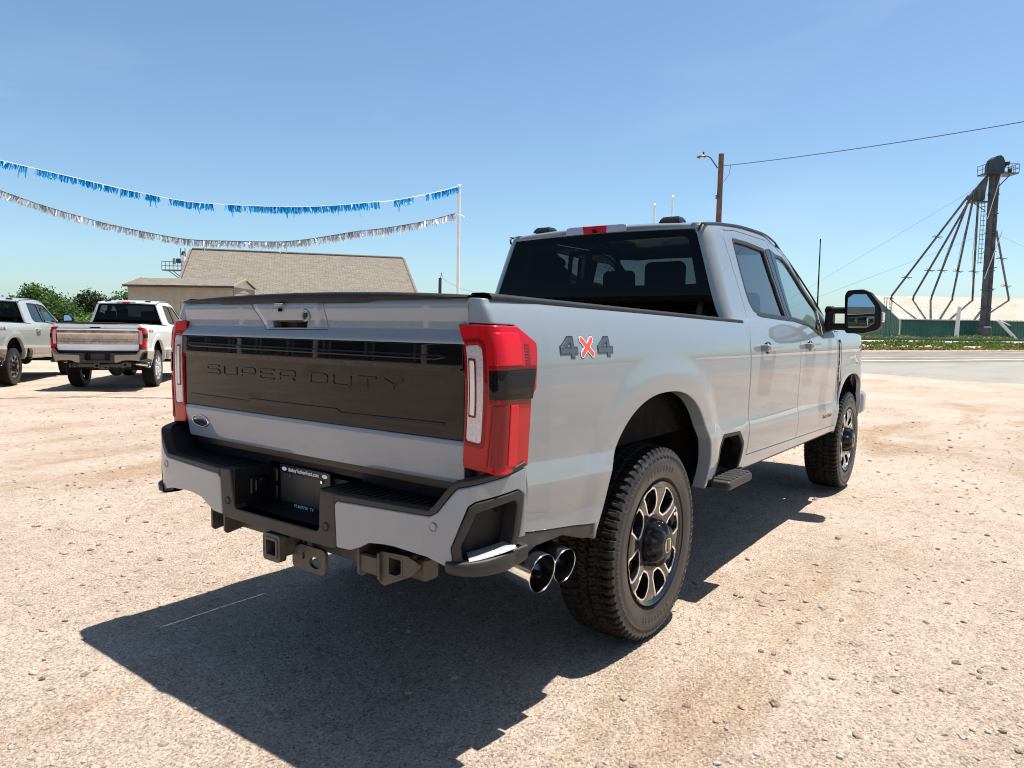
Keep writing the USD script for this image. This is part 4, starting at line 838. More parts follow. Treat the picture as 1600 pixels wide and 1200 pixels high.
# ---- front clip
arch_f = arch_curve(FRONT_ARCH)
fe = rp([(3.44, .62), (3.442, 1.375), (3.62, 1.43), (3.9, 1.432), (4.30, 1.415), (4.75, 1.385), (4.98, 1.33), (4.99, .74), (WB+.70, .62), (WB+.60, .58)] + [(x, z) for x, z in arch_f] + [(WB-.60, .58)], 0)
vent = rp([(3.470, 1.36), (3.575, 1.365), (3.585, .99), (3.50, .81), (3.465, .80)], .008)
ff = both('front_fender', panel(fe.difference(vent), side, h=.045, edge=.006, thick=.04, creases=(zc, zl)), 'paint')
both('fender_vent', panel(vent.buffer(.002), lambda s, z, d: side(s, z, d-.012), h=.03, edge=.004, thick=.02), 'gloss_black', ff)
both('vent_fin', cat(*[panel(rp([(3.478, z0), (3.568, z0+.002), (3.568, z0+.03), (3.478, z0+.03)], .004), lambda s, z, d: side(s, z, d-.004), h=.03, edge=.002, thick=.01) for z0 in np.arange(1.0, 1.34, .062)]), 'trim_black', ff, detail=1)
both('vent_trim', panel(LineString([(3.535, 1.33), (3.545, 1.02)]).buffer(.007), lambda s, z, d: side(s, z, d+.002), h=.03, edge=.003, thick=.01), 'chrome', ff, detail=1)
lipF, wallF = arch_liner(FRONT_ARCH, 0.03, -.50, 0)
both('wheel_arch_liner', two_sided(wallF), 'liner')
def hood_map(x, y, d):
    t = np.abs(y)/.90
    z = 1.445 + .085*(1-t**2.2) - .10*np.clip((x-3.5)/1.4, 0, 1)**1.8 + .028*smooth01((t-.25)/.1)*smooth01((.72-t)/.1)
    return np.stack([x, y, z + d], -1)
part('hood', panel(rp([(3.47, -.86), (3.47, .86), (4.6, .82), (4.93, .70), (4.93, -.70), (4.6, -.82)], .06), hood_map, h=.06, edge=.012, thick=.06), 'paint')
part('engine_bay', cat(box((4.2, 0, 1.0), (1.3, 1.0, .70)), box((3.46, 0, 1.2), (.05, 1.7, .45)), box((4.9, 0, 1.0), (.12, 1.5, .6))), 'liner')
part('grille', cat(rbox((4.985, 0, 1.10), (.08, 1.16, .50), .03), *[box((5.02, 0, z), (.03, 1.10, .03), .008) for z in (.92, 1.02, 1.12, 1.22, 1.30)]), 'gloss_black')
both('headlight', rbox((4.93, -.70, 1.10), (.16, .24, .46), .04), 'headlamp')
part('front_bumper', cat(rbox((5.0, 0, .72), (.20, 1.80, .24), .06)), 'bumper_paint')
part('front_valance', cat(rbox((4.95, 0, .55), (.18, 1.5, .12), .04)), 'gray_plastic')
ant = part('antenna', cat(tube([(3.405, -.775, 1.42), (3.405, -.775, 1.52), (3.402, -.775, 2.20)], [.011, .007, .0045], 8), tm(trimesh.creation.icosphere(1, .004), True) if False else box((3.405, -.775, 1.43), (.03, .03, .04), .01)), 'trim_black')
part('washer_nozzle', cat(rbox((3.50, -.55, 1.535), (.05, .06, .03), .01)), 'trim_black', detail=1)
# ---- tow mirrors
def mirror_head():
    out = [(-1.062, 1.44), (-1.055, 1.72), (-1.075, 1.752), (-1.185, 1.758), (-1.235, 1.735), (-1.300, 1.645), (-1.318, 1.60), (-1.318, 1.475), (-1.295, 1.445), (-1.20, 1.420), (-1.08, 1.418)]
    def ringp(k, x, c=(-1.185, 1.585)): return [(x, c[0] + (y-c[0])*k, c[1] + (z-c[1])*k) for y, z in Polygon(out).buffer(-.02).buffer(.02, quad_segs=3).exterior.segmentize(.03).coords[:-1]]
    R_ = np.array([ringp(.93, 3.06), ringp(.985, 3.058), ringp(1.0, 3.070), ringp(1.0, 3.14), ringp(.96, 3.21), ringp(.82, 3.26), ringp(.5, 3.29), ringp(.02, 3.30)])
    return out, cat(two_sided(grid(R_, closed_v=True, flip=False)))
mo, mh = mirror_head()
MS = lambda xx: (lambda u, v, d: np.stack([xx - d + 0*u, u, v], -1))
mm = both('tow_mirror', mh, 'black_plastic', df)
mi = Polygon(mo).buffer(-.010)
both('mirror_backplate', panel(mi, MS(3.072), h=.05, edge=.003, thick=.03), 'trim_black', df)
both('mirror_glass', panel(rp([(-1.080, 1.56), (-1.078, 1.69), (-1.115, 1.722), (-1.212, 1.722), (-1.248, 1.685), (-1.268, 1.64), (-1.270, 1.572)], .006), lambda u, v, d: np.stack([3.064 - d - .10*(u+1.18) + .07*(v-1.64), u, v], -1), h=.05, edge=.002, thick=.01), 'mirror_glass', df)
both('mirror_spot_glass', panel(rp([(-1.090, 1.46), (-1.085, 1.543), (-1.272, 1.552), (-1.268, 1.50), (-1.22, 1.465)], .01), lambda u, v, d: np.stack([3.066 - d - .5*(u+1.18)**2 - .10*(u+1.18) - .7*(v-1.50)**2 + .03*(v-1.5), u, v], -1), h=.03, edge=.002, thick=.01), 'mirror_glass', df, detail=1)
both('mirror_indicator', rbox((3.12, -1.318, 1.545), (.09, .022, .075), .008), 'clear_lens', df, detail=1)
both('mirror_arm', cat(rbox((3.19, -.99, 1.600), (.09, .20, .052), .02), rbox((3.19, -.99, 1.47), (.10, .20, .055), .02), rbox((3.20, -.925, 1.535), (.11, .06, .20), .02)), 'black_plastic', df)
# ---- decals on the box sides and the front doors
def decal_44():
    x0, z0, h_ = -.885, 1.330, .050
    w = .112; g = .020
    four = lambda o: [[(o+w*.70, z0-.012), (o+w*.70, z0+h_), (o+w*.50, z0+h_), (o+.008, z0+.020), (o+.008, z0+.012), (o+w, z0+.012)]]
    cross = [[(x0+w+g+.014, z0-.002), (x0+w+g+.088, z0+h_+.002)], [(x0+w+g+.014, z0+h_+.002), (x0+w+g+.088, z0-.002)]]
    o2 = x0 + w + g + .112 + g
    return stroke(four(x0) + four(o2), .0205, 2, 2), stroke(cross, .022, 1, 2)
f4, fx = decal_44()
SD = lambda o: (lambda s, z, d: side(s, z, d+o))
d1 = part('four_by_four_decal', panel(f4.union(fx).buffer(.0045, join_style=2), SD(.0012), h=.02, step=.01, edge=.0004, thick=.001), 'decal_black', bs_r, detail=0)
part('decal_border', panel(f4.buffer(.0012, join_style=2).union(fx.buffer(.0018, join_style=2)) if False else fx.buffer(.0022, join_style=2), SD(.0018), h=.02, step=.01, edge=.0003, thick=.001), 'decal_white', bs_r, detail=1)
for g_ in f4.buffer(-.0018, join_style=2).geoms: part('decal_figure', panel(g_, SD(.0024), h=.02, step=.01, edge=.0003, thick=.001), 'decal_gray', bs_r, detail=0)
part('decal_cross', panel(fx.buffer(-.001), SD(.0024), h=.02, step=.01, edge=.0003, thick=.001), 'decal_red', bs_r, detail=0)
tb = meshkit.text_mesh('Power Stroke', .028, .0015, True); b_ = tb.bounds; v = np.array(tb.vertices)
part('door_script', (wrap(2.985 + (v[:, 0]-b_[0, 0])*.30/(b_[1, 0]-b_[0, 0]), .742 + v[:, 1] - .012*(v[:, 0]), v[:, 2]+.0006), np.asarray(tb.faces), None), 'decal_black', df[0], detail=2)

# ---- wheel: hub at the origin, outer face towards -y
def make_wheel_meshes():
    R, W = TYRE_R, .145
    prof = [(.268, .10), (.285, .122), (.298, .131), (.301, .1335), (.315, .139), (.331, .1424), (.334, .1428), (.339, .1434), (.345, .1439), (.351, .1443), (.356, .1445), (.359, .1445), (.372, .1438), (.380, .1430), (.386, .1423), (.389, .1420), (.3915, .1417), (.399, .1403), (.4015, .1398), (.409, .1383), (.4115, .1378), (.4155, .1370), (.4185, .1362), (.424, .1335), (.4285, .1305), (.4335, .1265), (.438, .122)]
    tread = [(R - .0075*(w/.118)**2, w) for w in np.linspace(.118, -.118, 60)]
    pr = np.array(prof + tread + [(r, -w) for r, w in prof[::-1]])
    NP = 66; NA = NP*7; a = np.linspace(0, 2*np.pi, NA, endpoint=False)
    r, w = pr[:, 0][None, :], pr[:, 1][None, :]; A = a[:, None]*NP/(2*np.pi)
    tri = lambda t: np.abs((t % 1)*2 - 1)
    depth = np.zeros((NA, len(pr)))
    for w0, wd, ph in ((-.074, .0052, 0), (-.026, .0042, .5), (.026, .0042, 0), (.074, .0052, .5)):
        depth = np.maximum(depth, (np.abs(w - w0 - .007*(tri(A+ph)-.5)*2) < wd)*.011)
    cell = np.digitize(w, [-.074, -.026, .026, .074])
    off = np.choose(cell, [0.0, .33, .1, .55, .2]); skew = np.choose(cell, [2.0, 6.0, -6.0, 6.0, -2.0])
    lat = (A + off + w*skew) % 1
    inside = np.abs(w) < .1185
    depth = np.maximum(depth, ((lat < np.choose(cell, [.30, .16, .14, .16, .30])) & inside)*np.choose(cell, [.012, .008, .006, .008, .012]))
    sipe = ((A*1 + off + w*skew + .5) % 1 < .13) & inside
    depth = np.maximum(depth, sipe*.004)
    lat2 = (A + np.where(w > 0, .2, 0.0) + np.where(w > 0, -2.0, 2.0)*w) % 1
    sh = (np.abs(w) > .1185) & (np.abs(w) < .1365) & (r > .417)
    depth = np.where(sh & (lat2 < .30), .010, depth)
    jit = .0006*np.sin(A*3.1 + w*90)
    rr = r - depth + jit*inside
    ww = w + 0*depth
    # relief on the flank: a stepped ring of raised keys and a fine rim protector
    key = (np.abs(w) > .1385) & (r > .388) & (r < .412)
    ww = ww + np.sign(w)*key*np.where((A % 1) < .62, .0042, 0)*np.where(((A % 1) > .16) & ((A % 1) < .46) & (r < .400), 0, 1)
    ww = ww + np.sign(w)*(np.abs(r-.300) < .004)*.003 - np.sign(w)*(np.abs(r-.3765) < .006)*.003
    arc = np.minimum(np.abs((a - np.pi*1.5 + np.pi) % (2*np.pi) - np.pi), np.abs((a - np.pi*.5 + np.pi) % (2*np.pi) - np.pi))[:, None]
    bars = (r > .3335) & (r < .3565) & (arc < .42) & ((A*1.0) % 1 < .58)
    ww = ww + np.sign(w)*bars*.003
    P = np.stack([rr*np.cos(a)[:, None], -ww, rr*np.sin(a)[:, None]], -1)
    v, f, _ = grid(P, closed_u=True)
    n_ = np.cross(v[f[:, 1]]-v[f[:, 0]], v[f[:, 2]]-v[f[:, 0]]); c_ = v[f].mean(1)
    if ((n_*np.stack([c_[:, 0], 0*c_[:, 0], c_[:, 2]], -1)).sum() < 0): f = f[:, ::-1]
    col = np.arange(len(v)) % len(pr); flank = (np.abs(pr[:, 1])[col[f]] > .1325).all(1)
    tyre = (meshkit.arrays(trimesh.Trimesh(v, f[~flank], process=False), 32), meshkit.arrays(trimesh.Trimesh(v, f[flank], process=False), 32))
    # raised lettering blocks are left plain; rim
    barrel = two_sided(revolve([(.272, -.130), (.282, -.136), (.284, -.130), (.270, -.118), (.250, -.09), (.235, -.04), (.232, .08), (.26, .12), (.27, .12)], 72))
    pockets = []
    for k in range(8):
        q = 2*np.pi*(k+.5)/8
        a0, a1 = math.radians(14.5), math.radians(17.5)
        sg = 1 if k % 2 else -1
        pk = rp([(r_*math.cos(math.radians(d_)), sg*r_*math.sin(math.radians(d_))) for r_, d_ in ((.146, -8), (.168, -13.5), (.205, -16), (.256, -15.5), (.262, -8), (.261, 3), (.255, 8.5), (.205, 12.5), (.165, 14), (.144, 8))], .006)
        pockets.append(affinity.rotate(pk, math.degrees(q), origin=(0, 0)))
    disc = Point(0, 0).buffer(.277, quad_segs=24)
    def dish(x, z, d):
        r_ = np.hypot(x, z); ya = .112 + .016*smooth01((r_-.10)/.12) - .006*smooth01((r_-.24)/.03)
        return np.stack([x, -(ya + d), z], -1)
    face = panel(disc.difference(shapely.union_all(pockets)), dish, h=.02, step=.008, edge=.003, thick=.035)
    frames = [panel(p.buffer(.0082).difference(p.buffer(-.0005)), lambda x, z, d: dish(x, z, d+.002), h=.02, step=.006, edge=.0015, thick=.006) for p in pockets]
    lip = revolve([(.262, -.120), (.270, -.127), (.279, -.131), (.284, -.128)], 96)
    # fluted hub cap
    ang = np.linspace(0, 2*np.pi, 160, endpoint=False); fl = .5 + .5*np.cos(8*ang)
    rings = []
    for y, rb, am in ((-.095, .106, .006), (-.120, .104, .012), (-.150, .098, .018), (-.168, .090, .020), (-.180, .076, .016), (-.186, .060, .008), (-.188, .048, 0), (-.187, .0, 0)):
        rr_ = rb + am*(fl-.5)
        rings.append(np.stack([rr_*np.cos(ang), np.full_like(ang, y), rr_*np.sin(ang)], -1))
    g = grid(np.array(rings), closed_v=True)
    hub = two_sided(g)
    hubring = two_sided(revolve([(.128, -.100), (.132, -.112), (.124, -.118), (.108, -.116), (.104, -.10)], 64))
    badge = prism(rp([(-.030, -.033), (-.030, .033), (.030, .033), (.030, -.033)], .02), .004, TO_RIGHT, (0, -.187, 0))
    badge2 = prism(rp([(-.012, -.028), (-.012, .028), (.012, .028), (.012, -.028)], .004), .003, TO_RIGHT, (0, -.191, 0))
    disc_b = cat(revolve([(.03, -.02), (.185, -.02), (.185, .005), (.03, .005)], 48), rbox((.12, -.03, .12), (.13, .06, .13), .02))
    return tyre, barrel, face, frames, lip, hub, hubring, badge, badge2, disc_b
WM = make_wheel_meshes()
def build_wheel(parent, rim='rim_black', frame='machined', spin=0.0):
    tyre, barrel, face, frames, lip, hub, hubring, badge, badge2, disc_b = WM
    path = str(parent.GetPath()); x = UsdGeom.Xform.Define(stage, path + '/' + numbered(path, 'wheel')); w = x.GetPrim()
    R = roty(spin)
    obj('tyre', tyre[0], 'tyre_rubber', w); obj('sidewall', tyre[1], 'sidewall_rubber', w)
    obj('rim', xform(cat(barrel, face, lip), R), rim, w)
    for f in frames: obj('spoke_frame', xform(f, R), frame, w)
    obj('hub_cap', xform(cat(hub, hubring), R), 'gloss_black' if rim == 'rim_black' else rim, w)
    obj('hub_badge', badge, 'chrome', w); obj('badge_plate', badge2, 'decal_black', w)
    obj('brake_disc', disc_b, 'frame_steel', w)
    return x

TRACK_Y = .944 - .1445
WHEELS = {}
def build_truck(label, loc, heading, mats, level, wheel_kind, front_steer=0.0, detail_skip=()):
    root = thing('pickup_truck', label, 'pickup truck', loc, heading)
    prims = {}
    for i, (name, mesh, mk, par, lab, det) in enumerate(PARTS):
        if det > level or name in detail_skip: continue
        parent = root if par is None else prims.get(par, root)
        if name == 'two_tone_panel' and mats['lower_paint'] == mats['paint']: continue
        prims[i] = obj(name, mesh, mats.get(mk, mk), parent, lab)
    for x in (0, WB):
        for s in (1, -1):
            st = front_steer if x else 0.0
            rz = (0 if s > 0 else math.pi) + st; pos = (x, -s*(TRACK_Y + (0.0)), TYRE_R)
            if wheel_kind not in WHEELS:
                w = build_wheel(root, *wheel_kind, spin=.16); w.AddTranslateOp().Set(Gf.Vec3d(*pos)); w.AddRotateZOp().Set(math.degrees(rz)); WHEELS[wheel_kind] = w.GetPrim()
            else:
                dup(WHEELS[wheel_kind], pos, rz, parent=root, name='wheel')
    return root
M['alu_tread'] = varied('alu_tread', (.20, .195, .19), (.32, .31, .30), 60, .45, metal=.3, bump=.3, bscale=300)
base_m = {'paint': 'gray_paint', 'bumper_paint': 'gray_paint', 'applique': 'gloss_black', 'lower_paint': 'gray_paint'}
hero = build_truck('large gray crew-cab pickup in the foreground with black tailgate panel', (0, 0, 0), 0.0, base_m, 2, ('rim_black', 'machined'))

# ================================================================== the two pickups further back on the lot
def gz(x, y): return float(ground_z(np.array([x, y, 0.0])))
white_m = {'paint': 'white_paint', 'bumper_paint': 'bronze_paint', 'applique': 'nickel_panel', 'lower_paint': 'bronze_paint', 'step_paint': 'bronze_paint'}
pale_m = {'paint': 'pale_paint', 'bumper_paint': 'bronze_paint', 'applique': 'nickel_panel', 'lower_paint': 'bronze_paint'}
w1 = (5.244, 15.617); w2 = (3.0, 17.993)
white = build_truck('white crew-cab pickup with brown bumper parked behind the gray truck', (w1[0], w1[1], -.128), .865, white_m, 0, ('chrome', 'machined'))
pale = build_truck('pale gray-green pickup at the left edge of the photo beside the white one', (w2[0], w2[1], -.118), .899, pale_m, 0, ('rim_black', 'machined'), front_steer=.12)

# ================================================================== vegetation
def leaf_mat(name, dark, light, trans=.3):
    return mat(name, {'g': ('geometry', {}), 'r': ('rgb_ramp', {'ramp': [(0, dark), (.55, tuple((a+b)/2 for a, b in zip(dark, light))), (1, light)]}),
        'd': ('principled_bsdf', {'roughness': .6, 'specular_ior_level': .25}), 't': ('translucent_bsdf', {}), 'm': ('mix_closure', {'fac': trans})},
        [('g.random_per_island', 'r.fac'), ('r.color', 'd.base_color'), ('r.color', 't.color'), ('d.BSDF', 'm.closure1'), ('t.BSDF', 'm.closure2')], 'm.closure')
M['leaf_green'] = leaf_mat('leaf_green', (.05, .10, .02), (.15, .235, .055))
M['leaf_dark'] = leaf_mat('leaf_dark', (.022, .042, .014), (.065, .095, .035))
M['leaf_light'] = leaf_mat('leaf_light', (.10, .16, .03), (.26, .33, .09))
M['weed'] = leaf_mat('weed', (.10, .165, .032), (.28, .365, .085))
M['dry_grass'] = leaf_mat('dry_grass', (.22, .17, .06), (.38, .33, .13))
M['bark'] = varied('bark', (.05, .037, .028), (.11, .085, .065), 6, .9, bump=.6, bscale=30)
def quads(c, size, up=0.0, aspect=1.6, seed=0):
    r = np.random.default_rng(seed); n = len(c)
    a = r.normal(size=(n, 3)); a[:, 2] = a[:, 2]*(1-up) + up*1.6; a /= np.linalg.norm(a, axis=1, keepdims=True)
    b = np.cross(a, r.normal(size=(n, 3))); b /= np.linalg.norm(b, axis=1, keepdims=True)
    s = np.broadcast_to(size, (n,))[:, None]*r.uniform(.6, 1.35, (n, 1))
    A, B = a*s*aspect/2, b*s/2
    v = np.stack([c-A, c+B*.9+A*.1, c+A, c-B*.9+A*.1], 1).reshape(-1, 3)
    i = np.arange(n)*4
    return v, np.vstack([np.stack([i, i+1, i+2], 1), np.stack([i, i+2, i+3], 1)]), None
def crown(blobs, n, leaf, seed):
    """leaves gathered on sprays that fill a few lobes, thicker towards each lobe's skin"""
    r = np.random.default_rng(seed); out = []
    vol = np.array([b[1]**2 for b in blobs]); vol = vol/vol.sum()
    for (c, rad, sq), k in zip(blobs, vol):
        m = max(8, int(n*k/14))
        d = r.normal(size=(m, 3)); d /= np.linalg.norm(d, axis=1, keepdims=True)
        q = np.asarray(c) + d*rad*np.array([1, 1, sq])*(r.uniform(.25, 1, (m, 1))**.42)*(1 + .22*(meshkit.noise(d*2.2 + 9, seed)[:, None]-.5)*2)
        q = np.repeat(q, 14, axis=0) + r.normal(size=(m*14, 3))*leaf*1.5
        out.append(q)
    return quads(np.vstack(out), leaf, .15, 1.5, seed)
def tree(label, base, blobs, n, leaf, m, seed, group=None, kind_='tree'):
    t = thing(kind_, label, 'tree' if kind_ == 'tree' else 'bush', base, 0, group)
    h = min(b[0][2] - b[1]*.4 for b in blobs)
    limbs = [tube([(0, 0, -.2), (.05, .02, max(.3, h*.5)), (0.0, 0.0, max(.5, h))], [.22, .17, .12], 9)]
    for c, rad, sq in blobs: limbs.append(tube([(0, 0, max(.3, h*.6)), (c[0]*.5, c[1]*.5, (h*.7 + c[2])/2), (c[0], c[1], c[2])], [.11, .07, .03], 6))
    obj('trunk', cat(limbs), 'bark', t); obj('crown', crown(blobs, n, leaf, seed), m, t)
    return t
# blobs in the tree's own site-aligned axes
def B(*l): return [((u*ER[0] + v*EF[0], u*ER[1] + v*EF[1], z), r, s) for u, v, z, r, s in l]
g0 = -.13
tree('tall leafy green tree rising behind the pale truck', S(-41.0, 62, g0), B((0, 0, 3.6, 1.15, .8), (-1.3, .3, 3.0, 1.1, .9), (1.3, 0, 2.9, 1.2, .85), (.4, .5, 2.2, 1.6, .9), (-2.6, .4, 2.3, 1.3, .9), (-.5, 0, 4.1, .7, .7)), 7000, .16, 'leaf_green', 11)
tree('broad spreading green shrub sloping down towards the white truck', S(-37.8, 60, g0), B((-1.0, 0, 2.3, 1.3, .85), (.6, 0, 1.9, 1.3, .85), (1.9, .2, 1.3, 1.2, .85), (3.0, .2, .9, 1.1, .8), (-.2, .8, 1.3, 1.6, .8), (2.4, .5, 1.3, 1.2, .8), (1.3, -.4, .8, 1.3, .7)), 8000, .15, 'leaf_green', 12, kind_='shrub')
tree('light yellow-green bush between the shrub and the white truck', S(-34.6, 58, g0), B((0, 0, 1.0, 1.0, .8), (-1.0, 0, .7, .9, .8), (.9, .3, .8, .9, .8)), 3000, .13, 'leaf_light', 13, kind_='shrub')
tree('dark round tree standing above the cab of the white truck', S(-38.9, 66, g0), B((0, 0, 3.5, 1.0, .75), (-.9, .2, 3.0, .9, .8), (.9, .2, 3.1, .8, .8), (0, .3, 2.2, 1.3, .9)), 4500, .15, 'leaf_dark', 14)
tree('green tree between the dark tree and the tan annex', S(-38.0, 70, g0), B((0, 0, 3.7, 1.0, .75), (1.4, .2, 3.2, 1.1, .75), (-1.2, .2, 3.1, .9, .8), (.8, .3, 2.3, 1.5, .9)), 4500, .15, 'leaf_green', 15)
tree('low distant bush at the far left edge of the photo', S(-47.5, 66, g0), B((0, 0, 2.4, .9, .8), (1.2, 0, 2.2, .9, .8), (-1.3, 0, 2.0, 1.1, .8), (2.6, 0, 1.6, 1.1, .8)), 3000, .16, 'leaf_green', 16, kind_='shrub')
# weeds along the far verge
r = np.random.default_rng(21)
def blades(n, t0, t1, w0, w1, hmin, hmax, seed, clump=.6, zbase=None):
    r = np.random.default_rng(seed)
    t, w = r.uniform(t0, t1, n), r.uniform(w0, w1, n)
    k = meshkit.fbm(np.stack([t*.35, w*.8, 0*t], -1), 3, seed); keep = k > clump - .25; t, w, k = t[keep], w[keep], k[keep]
    P = W(t, w); z = ground_z(P) if zbase is None else zbase; P[:, 2] = z
    h = (hmin + (hmax-hmin)*np.clip((k-.3)*2.2, 0, 1))*r.uniform(.5, 1.15, len(t))
    c = np.repeat(P, 6, axis=0); f = r.uniform(.1, 1, len(c)); c[:, 2] += f*np.repeat(h, 6); c[:, :2] += r.normal(size=(len(c), 2))*.16*np.repeat(h, 6)[:, None]
    return quads(c, .15, .55, 2.0, seed)
tag(obj('roadside_weeds', blades(8500, -32, 42, 2.6, 7.6, .08, .40, 31, .70), 'weed'), 'bright green weeds growing along the far side of the highway', 'weeds', kind='stuff')
tag(obj('dry_grass', blades(3000, -34, 42, 1.4, 3.6, .06, .22, 32, .5), 'dry_grass'), 'low yellowish grass at the edge of the highway shoulder', 'grass', kind='stuff')
tag(obj('trackside_bushes', blades(5200, -30, 45, 15.5, 24, .25, .85, 33, .66), 'weed'), 'taller green brush between the railway and the green shed', 'brush', kind='stuff')

# ================================================================== tan building with its shingled roof, and the lap-sided annex
def shingle(name, c1, c2):
    return mat(name, {'tc': ('texture_coordinate', {}), 'b': ('brick_texture', {'scale': 1.0, 'brick_width': .33, 'row_height': .14, 'mortar_size': .012, 'color1': c1, 'color2': c2, 'mortar': tuple(x*.78 for x in c1)}),
        'n': ('noise_texture', {'scale': 26.0, 'detail': 5.0}), 'r': ('rgb_ramp', {'ramp': [(.35, (.62, .62, .62)), (.65, (1.3, 1.3, 1.3))]}), 'm': ('mix_color', {'blend_type': 'multiply', 'fac': 1.0, 'use_clamp': False}),
        'bp': ('bump', {'strength': .6, 'distance': .03}), 'p': ('principled_bsdf', {'roughness': .95, 'specular_ior_level': .15})},
        [('tc.UV', 'b.vector'), ('tc.object', 'n.vector'), ('n.fac', 'r.fac'), ('b.color', 'm.a'), ('r.color', 'm.b'), ('m.result', 'p.base_color'), ('b.fac', 'bp.height'), ('bp.normal', 'p.normal')], 'p.BSDF')
M['shingles'] = shingle('shingles', (.135, .119, .096), (.182, .162, .131))
M['siding'] = varied('siding', (.25, .212, .152), (.285, .244, .178), 3, .7)
M['trim_brown'] = simple('trim_brown', (.035, .018, .014), .5)
M['trim_cream'] = simple('trim_cream', (.62, .58, .50), .6)
def uvmesh(prim, P):
    """courses of shingles measured along the roof in metres"""
    P = np.asarray(P, float); du = np.cumsum(np.r_[0, np.linalg.norm(np.diff(P[:, 0], axis=0), axis=1)]); dv = np.cumsum(np.r_[0, np.linalg.norm(np.diff(P[0], axis=0), axis=1)])
    uv = np.stack(np.meshgrid(du, dv, indexing='ij'), -1).reshape(-1, 2).astype(np.float32)
    UsdGeom.PrimvarsAPI(prim).CreatePrimvar('st', Sdf.ValueTypeNames.TexCoord2fArray, 'vertex').Set(Vt.Vec2fArray.FromNumpy(uv))
def lapped(a, b, z0, z1, course=.15):
    """boarded wall: each course laps over the one below"""
    a, b = np.asarray(a, float), np.asarray(b, float); n = np.array([-(b-a)[1], (b-a)[0], 0]); n /= np.linalg.norm(n); out = []
    z = z0
    while z < z1 - .01:
        zz = min(z+course, z1); out += [(z, .022), (zz-.004, .004)]; z = zz
    return grid(np.array([[np.array([*(p[:2]), zz]) - n*o for zz, o in out] for p in (a, b)]))
hall = thing('tan_hall', 'large tan hall with a broad brown-gray shingled roof', 'building', (0, 0, 0))
R0, R1 = np.array([-19.63, 44.0]), np.array([-7.36, 47.7]); dn = np.array([.289, -.957])
run, dz = 8.0, 5.9-2.25
def Hp(r_, k, z): q = r_ + dn*k; return S(q[0], q[1], z)
def roof_grid(sgn, zr, zd, run_, n=14):
    return np.array([[Hp(R0 + (R1-R0)*t, sgn*run_*k, zr - zd*k) for k in np.linspace(0, 1, n)] for t in np.linspace(-.012, 1.012, 14)])
for sg in (1, -1):
    P = roof_grid(sg, 5.92, dz, run); pr_ = obj('roof', grid(P), 'shingles', hall); uvmesh(pr_, P)
    obj('eave_fascia', cat(*[hull([P[i, -1], P[i+1, -1], P[i, -1]-[0, 0, .2], P[i+1, -1]-[0, 0, .2], P[i, -1]+[*(S(*(dn*-.03*sg))[:2]-S(0, 0)[:2]), 0]]) for i in (0,)] + [hull([P[0, -1]-[0, 0, .01], P[-1, -1]-[0, 0, .01], P[0, -1]-[0, 0, .2], P[-1, -1]-[0, 0, .2], Hp(R0, sg*(run-.05), 5.92-dz-.02), Hp(R1, sg*(run-.05), 5.92-dz-.02)])]), 'trim_brown', hall)
obj('ridge_cap', tube([Hp(R0, 0, 5.93), Hp(R1, 0, 5.93)], .09, 8), 'shingles', hall)
c4 = [Hp(R0, run-.45, 0), Hp(R1, run-.45, 0), Hp(R1, -(run-.45), 0), Hp(R0, -(run-.45), 0)]
for i in range(4):
    a, b = c4[i], c4[(i+1) % 4]; obj('wall', lapped(a, b, g0-.1, 2.42), 'siding', hall)
for r_ in (R0, R1):
    obj('gable', flat([Hp(r_, run-.45, 2.42), Hp(r_, -(run-.45), 2.42), Hp(r_, 0, 5.85)], [[0, 1, 2]]), 'siding', hall)
    for sg in (1, -1): obj('rake_board', bar(Hp(r_, 0, 5.86), Hp(r_, sg*run, 5.86-dz), .05, .16), 'trim_brown', hall)
annex = thing('tan_annex', 'low tan annex with lap siding and a brown eave line beside the hall', 'building', (0, 0, 0))
u0, u1, v0, v1 = -18.25, -13.25, 34.0, 36.8
for a, b in (((u0, v0), (u1, v0)), ((u1, v0), (u1, v1)), ((u1, v1), (u0, v1)), ((u0, v1), (u0, v0))): obj('wall', lapped(S(*a), S(*b), g0-.1, 3.16), 'siding', annex)
for sg in (0, 1):
    va, vb = (v0-.25, (v0+v1)/2) if sg == 0 else (v1+.25, (v0+v1)/2)
    P = np.array([[S(u, va + (vb-va)*k, 3.20 + .42*k) for k in np.linspace(0, 1, 5)] for u in np.linspace(u0-.1, u1+.12, 10)]); pr_ = obj('roof', grid(P), 'shingles', annex); uvmesh(pr_, P)
obj('eave_fascia', bar(S(u0-.1, v0-.26, 3.15), S(u1+.12, v0-.26, 3.15), .05, .10), 'trim_brown', annex)
for u in (u0, u1):
    obj('gable', flat([S(u, v0, 3.16), S(u, v1, 3.16), S(u, (v0+v1)/2, 3.58)], [[0, 1, 2]]), 'trim_cream', annex)
    for va in (v0-.25, v1+.25): obj('rake_board', bar(S(u + (.12 if u == u1 else -.1), va, 3.17), S(u + (.12 if u == u1 else -.1), (v0+v1)/2, 3.60), .05, .10), 'siding', annex)

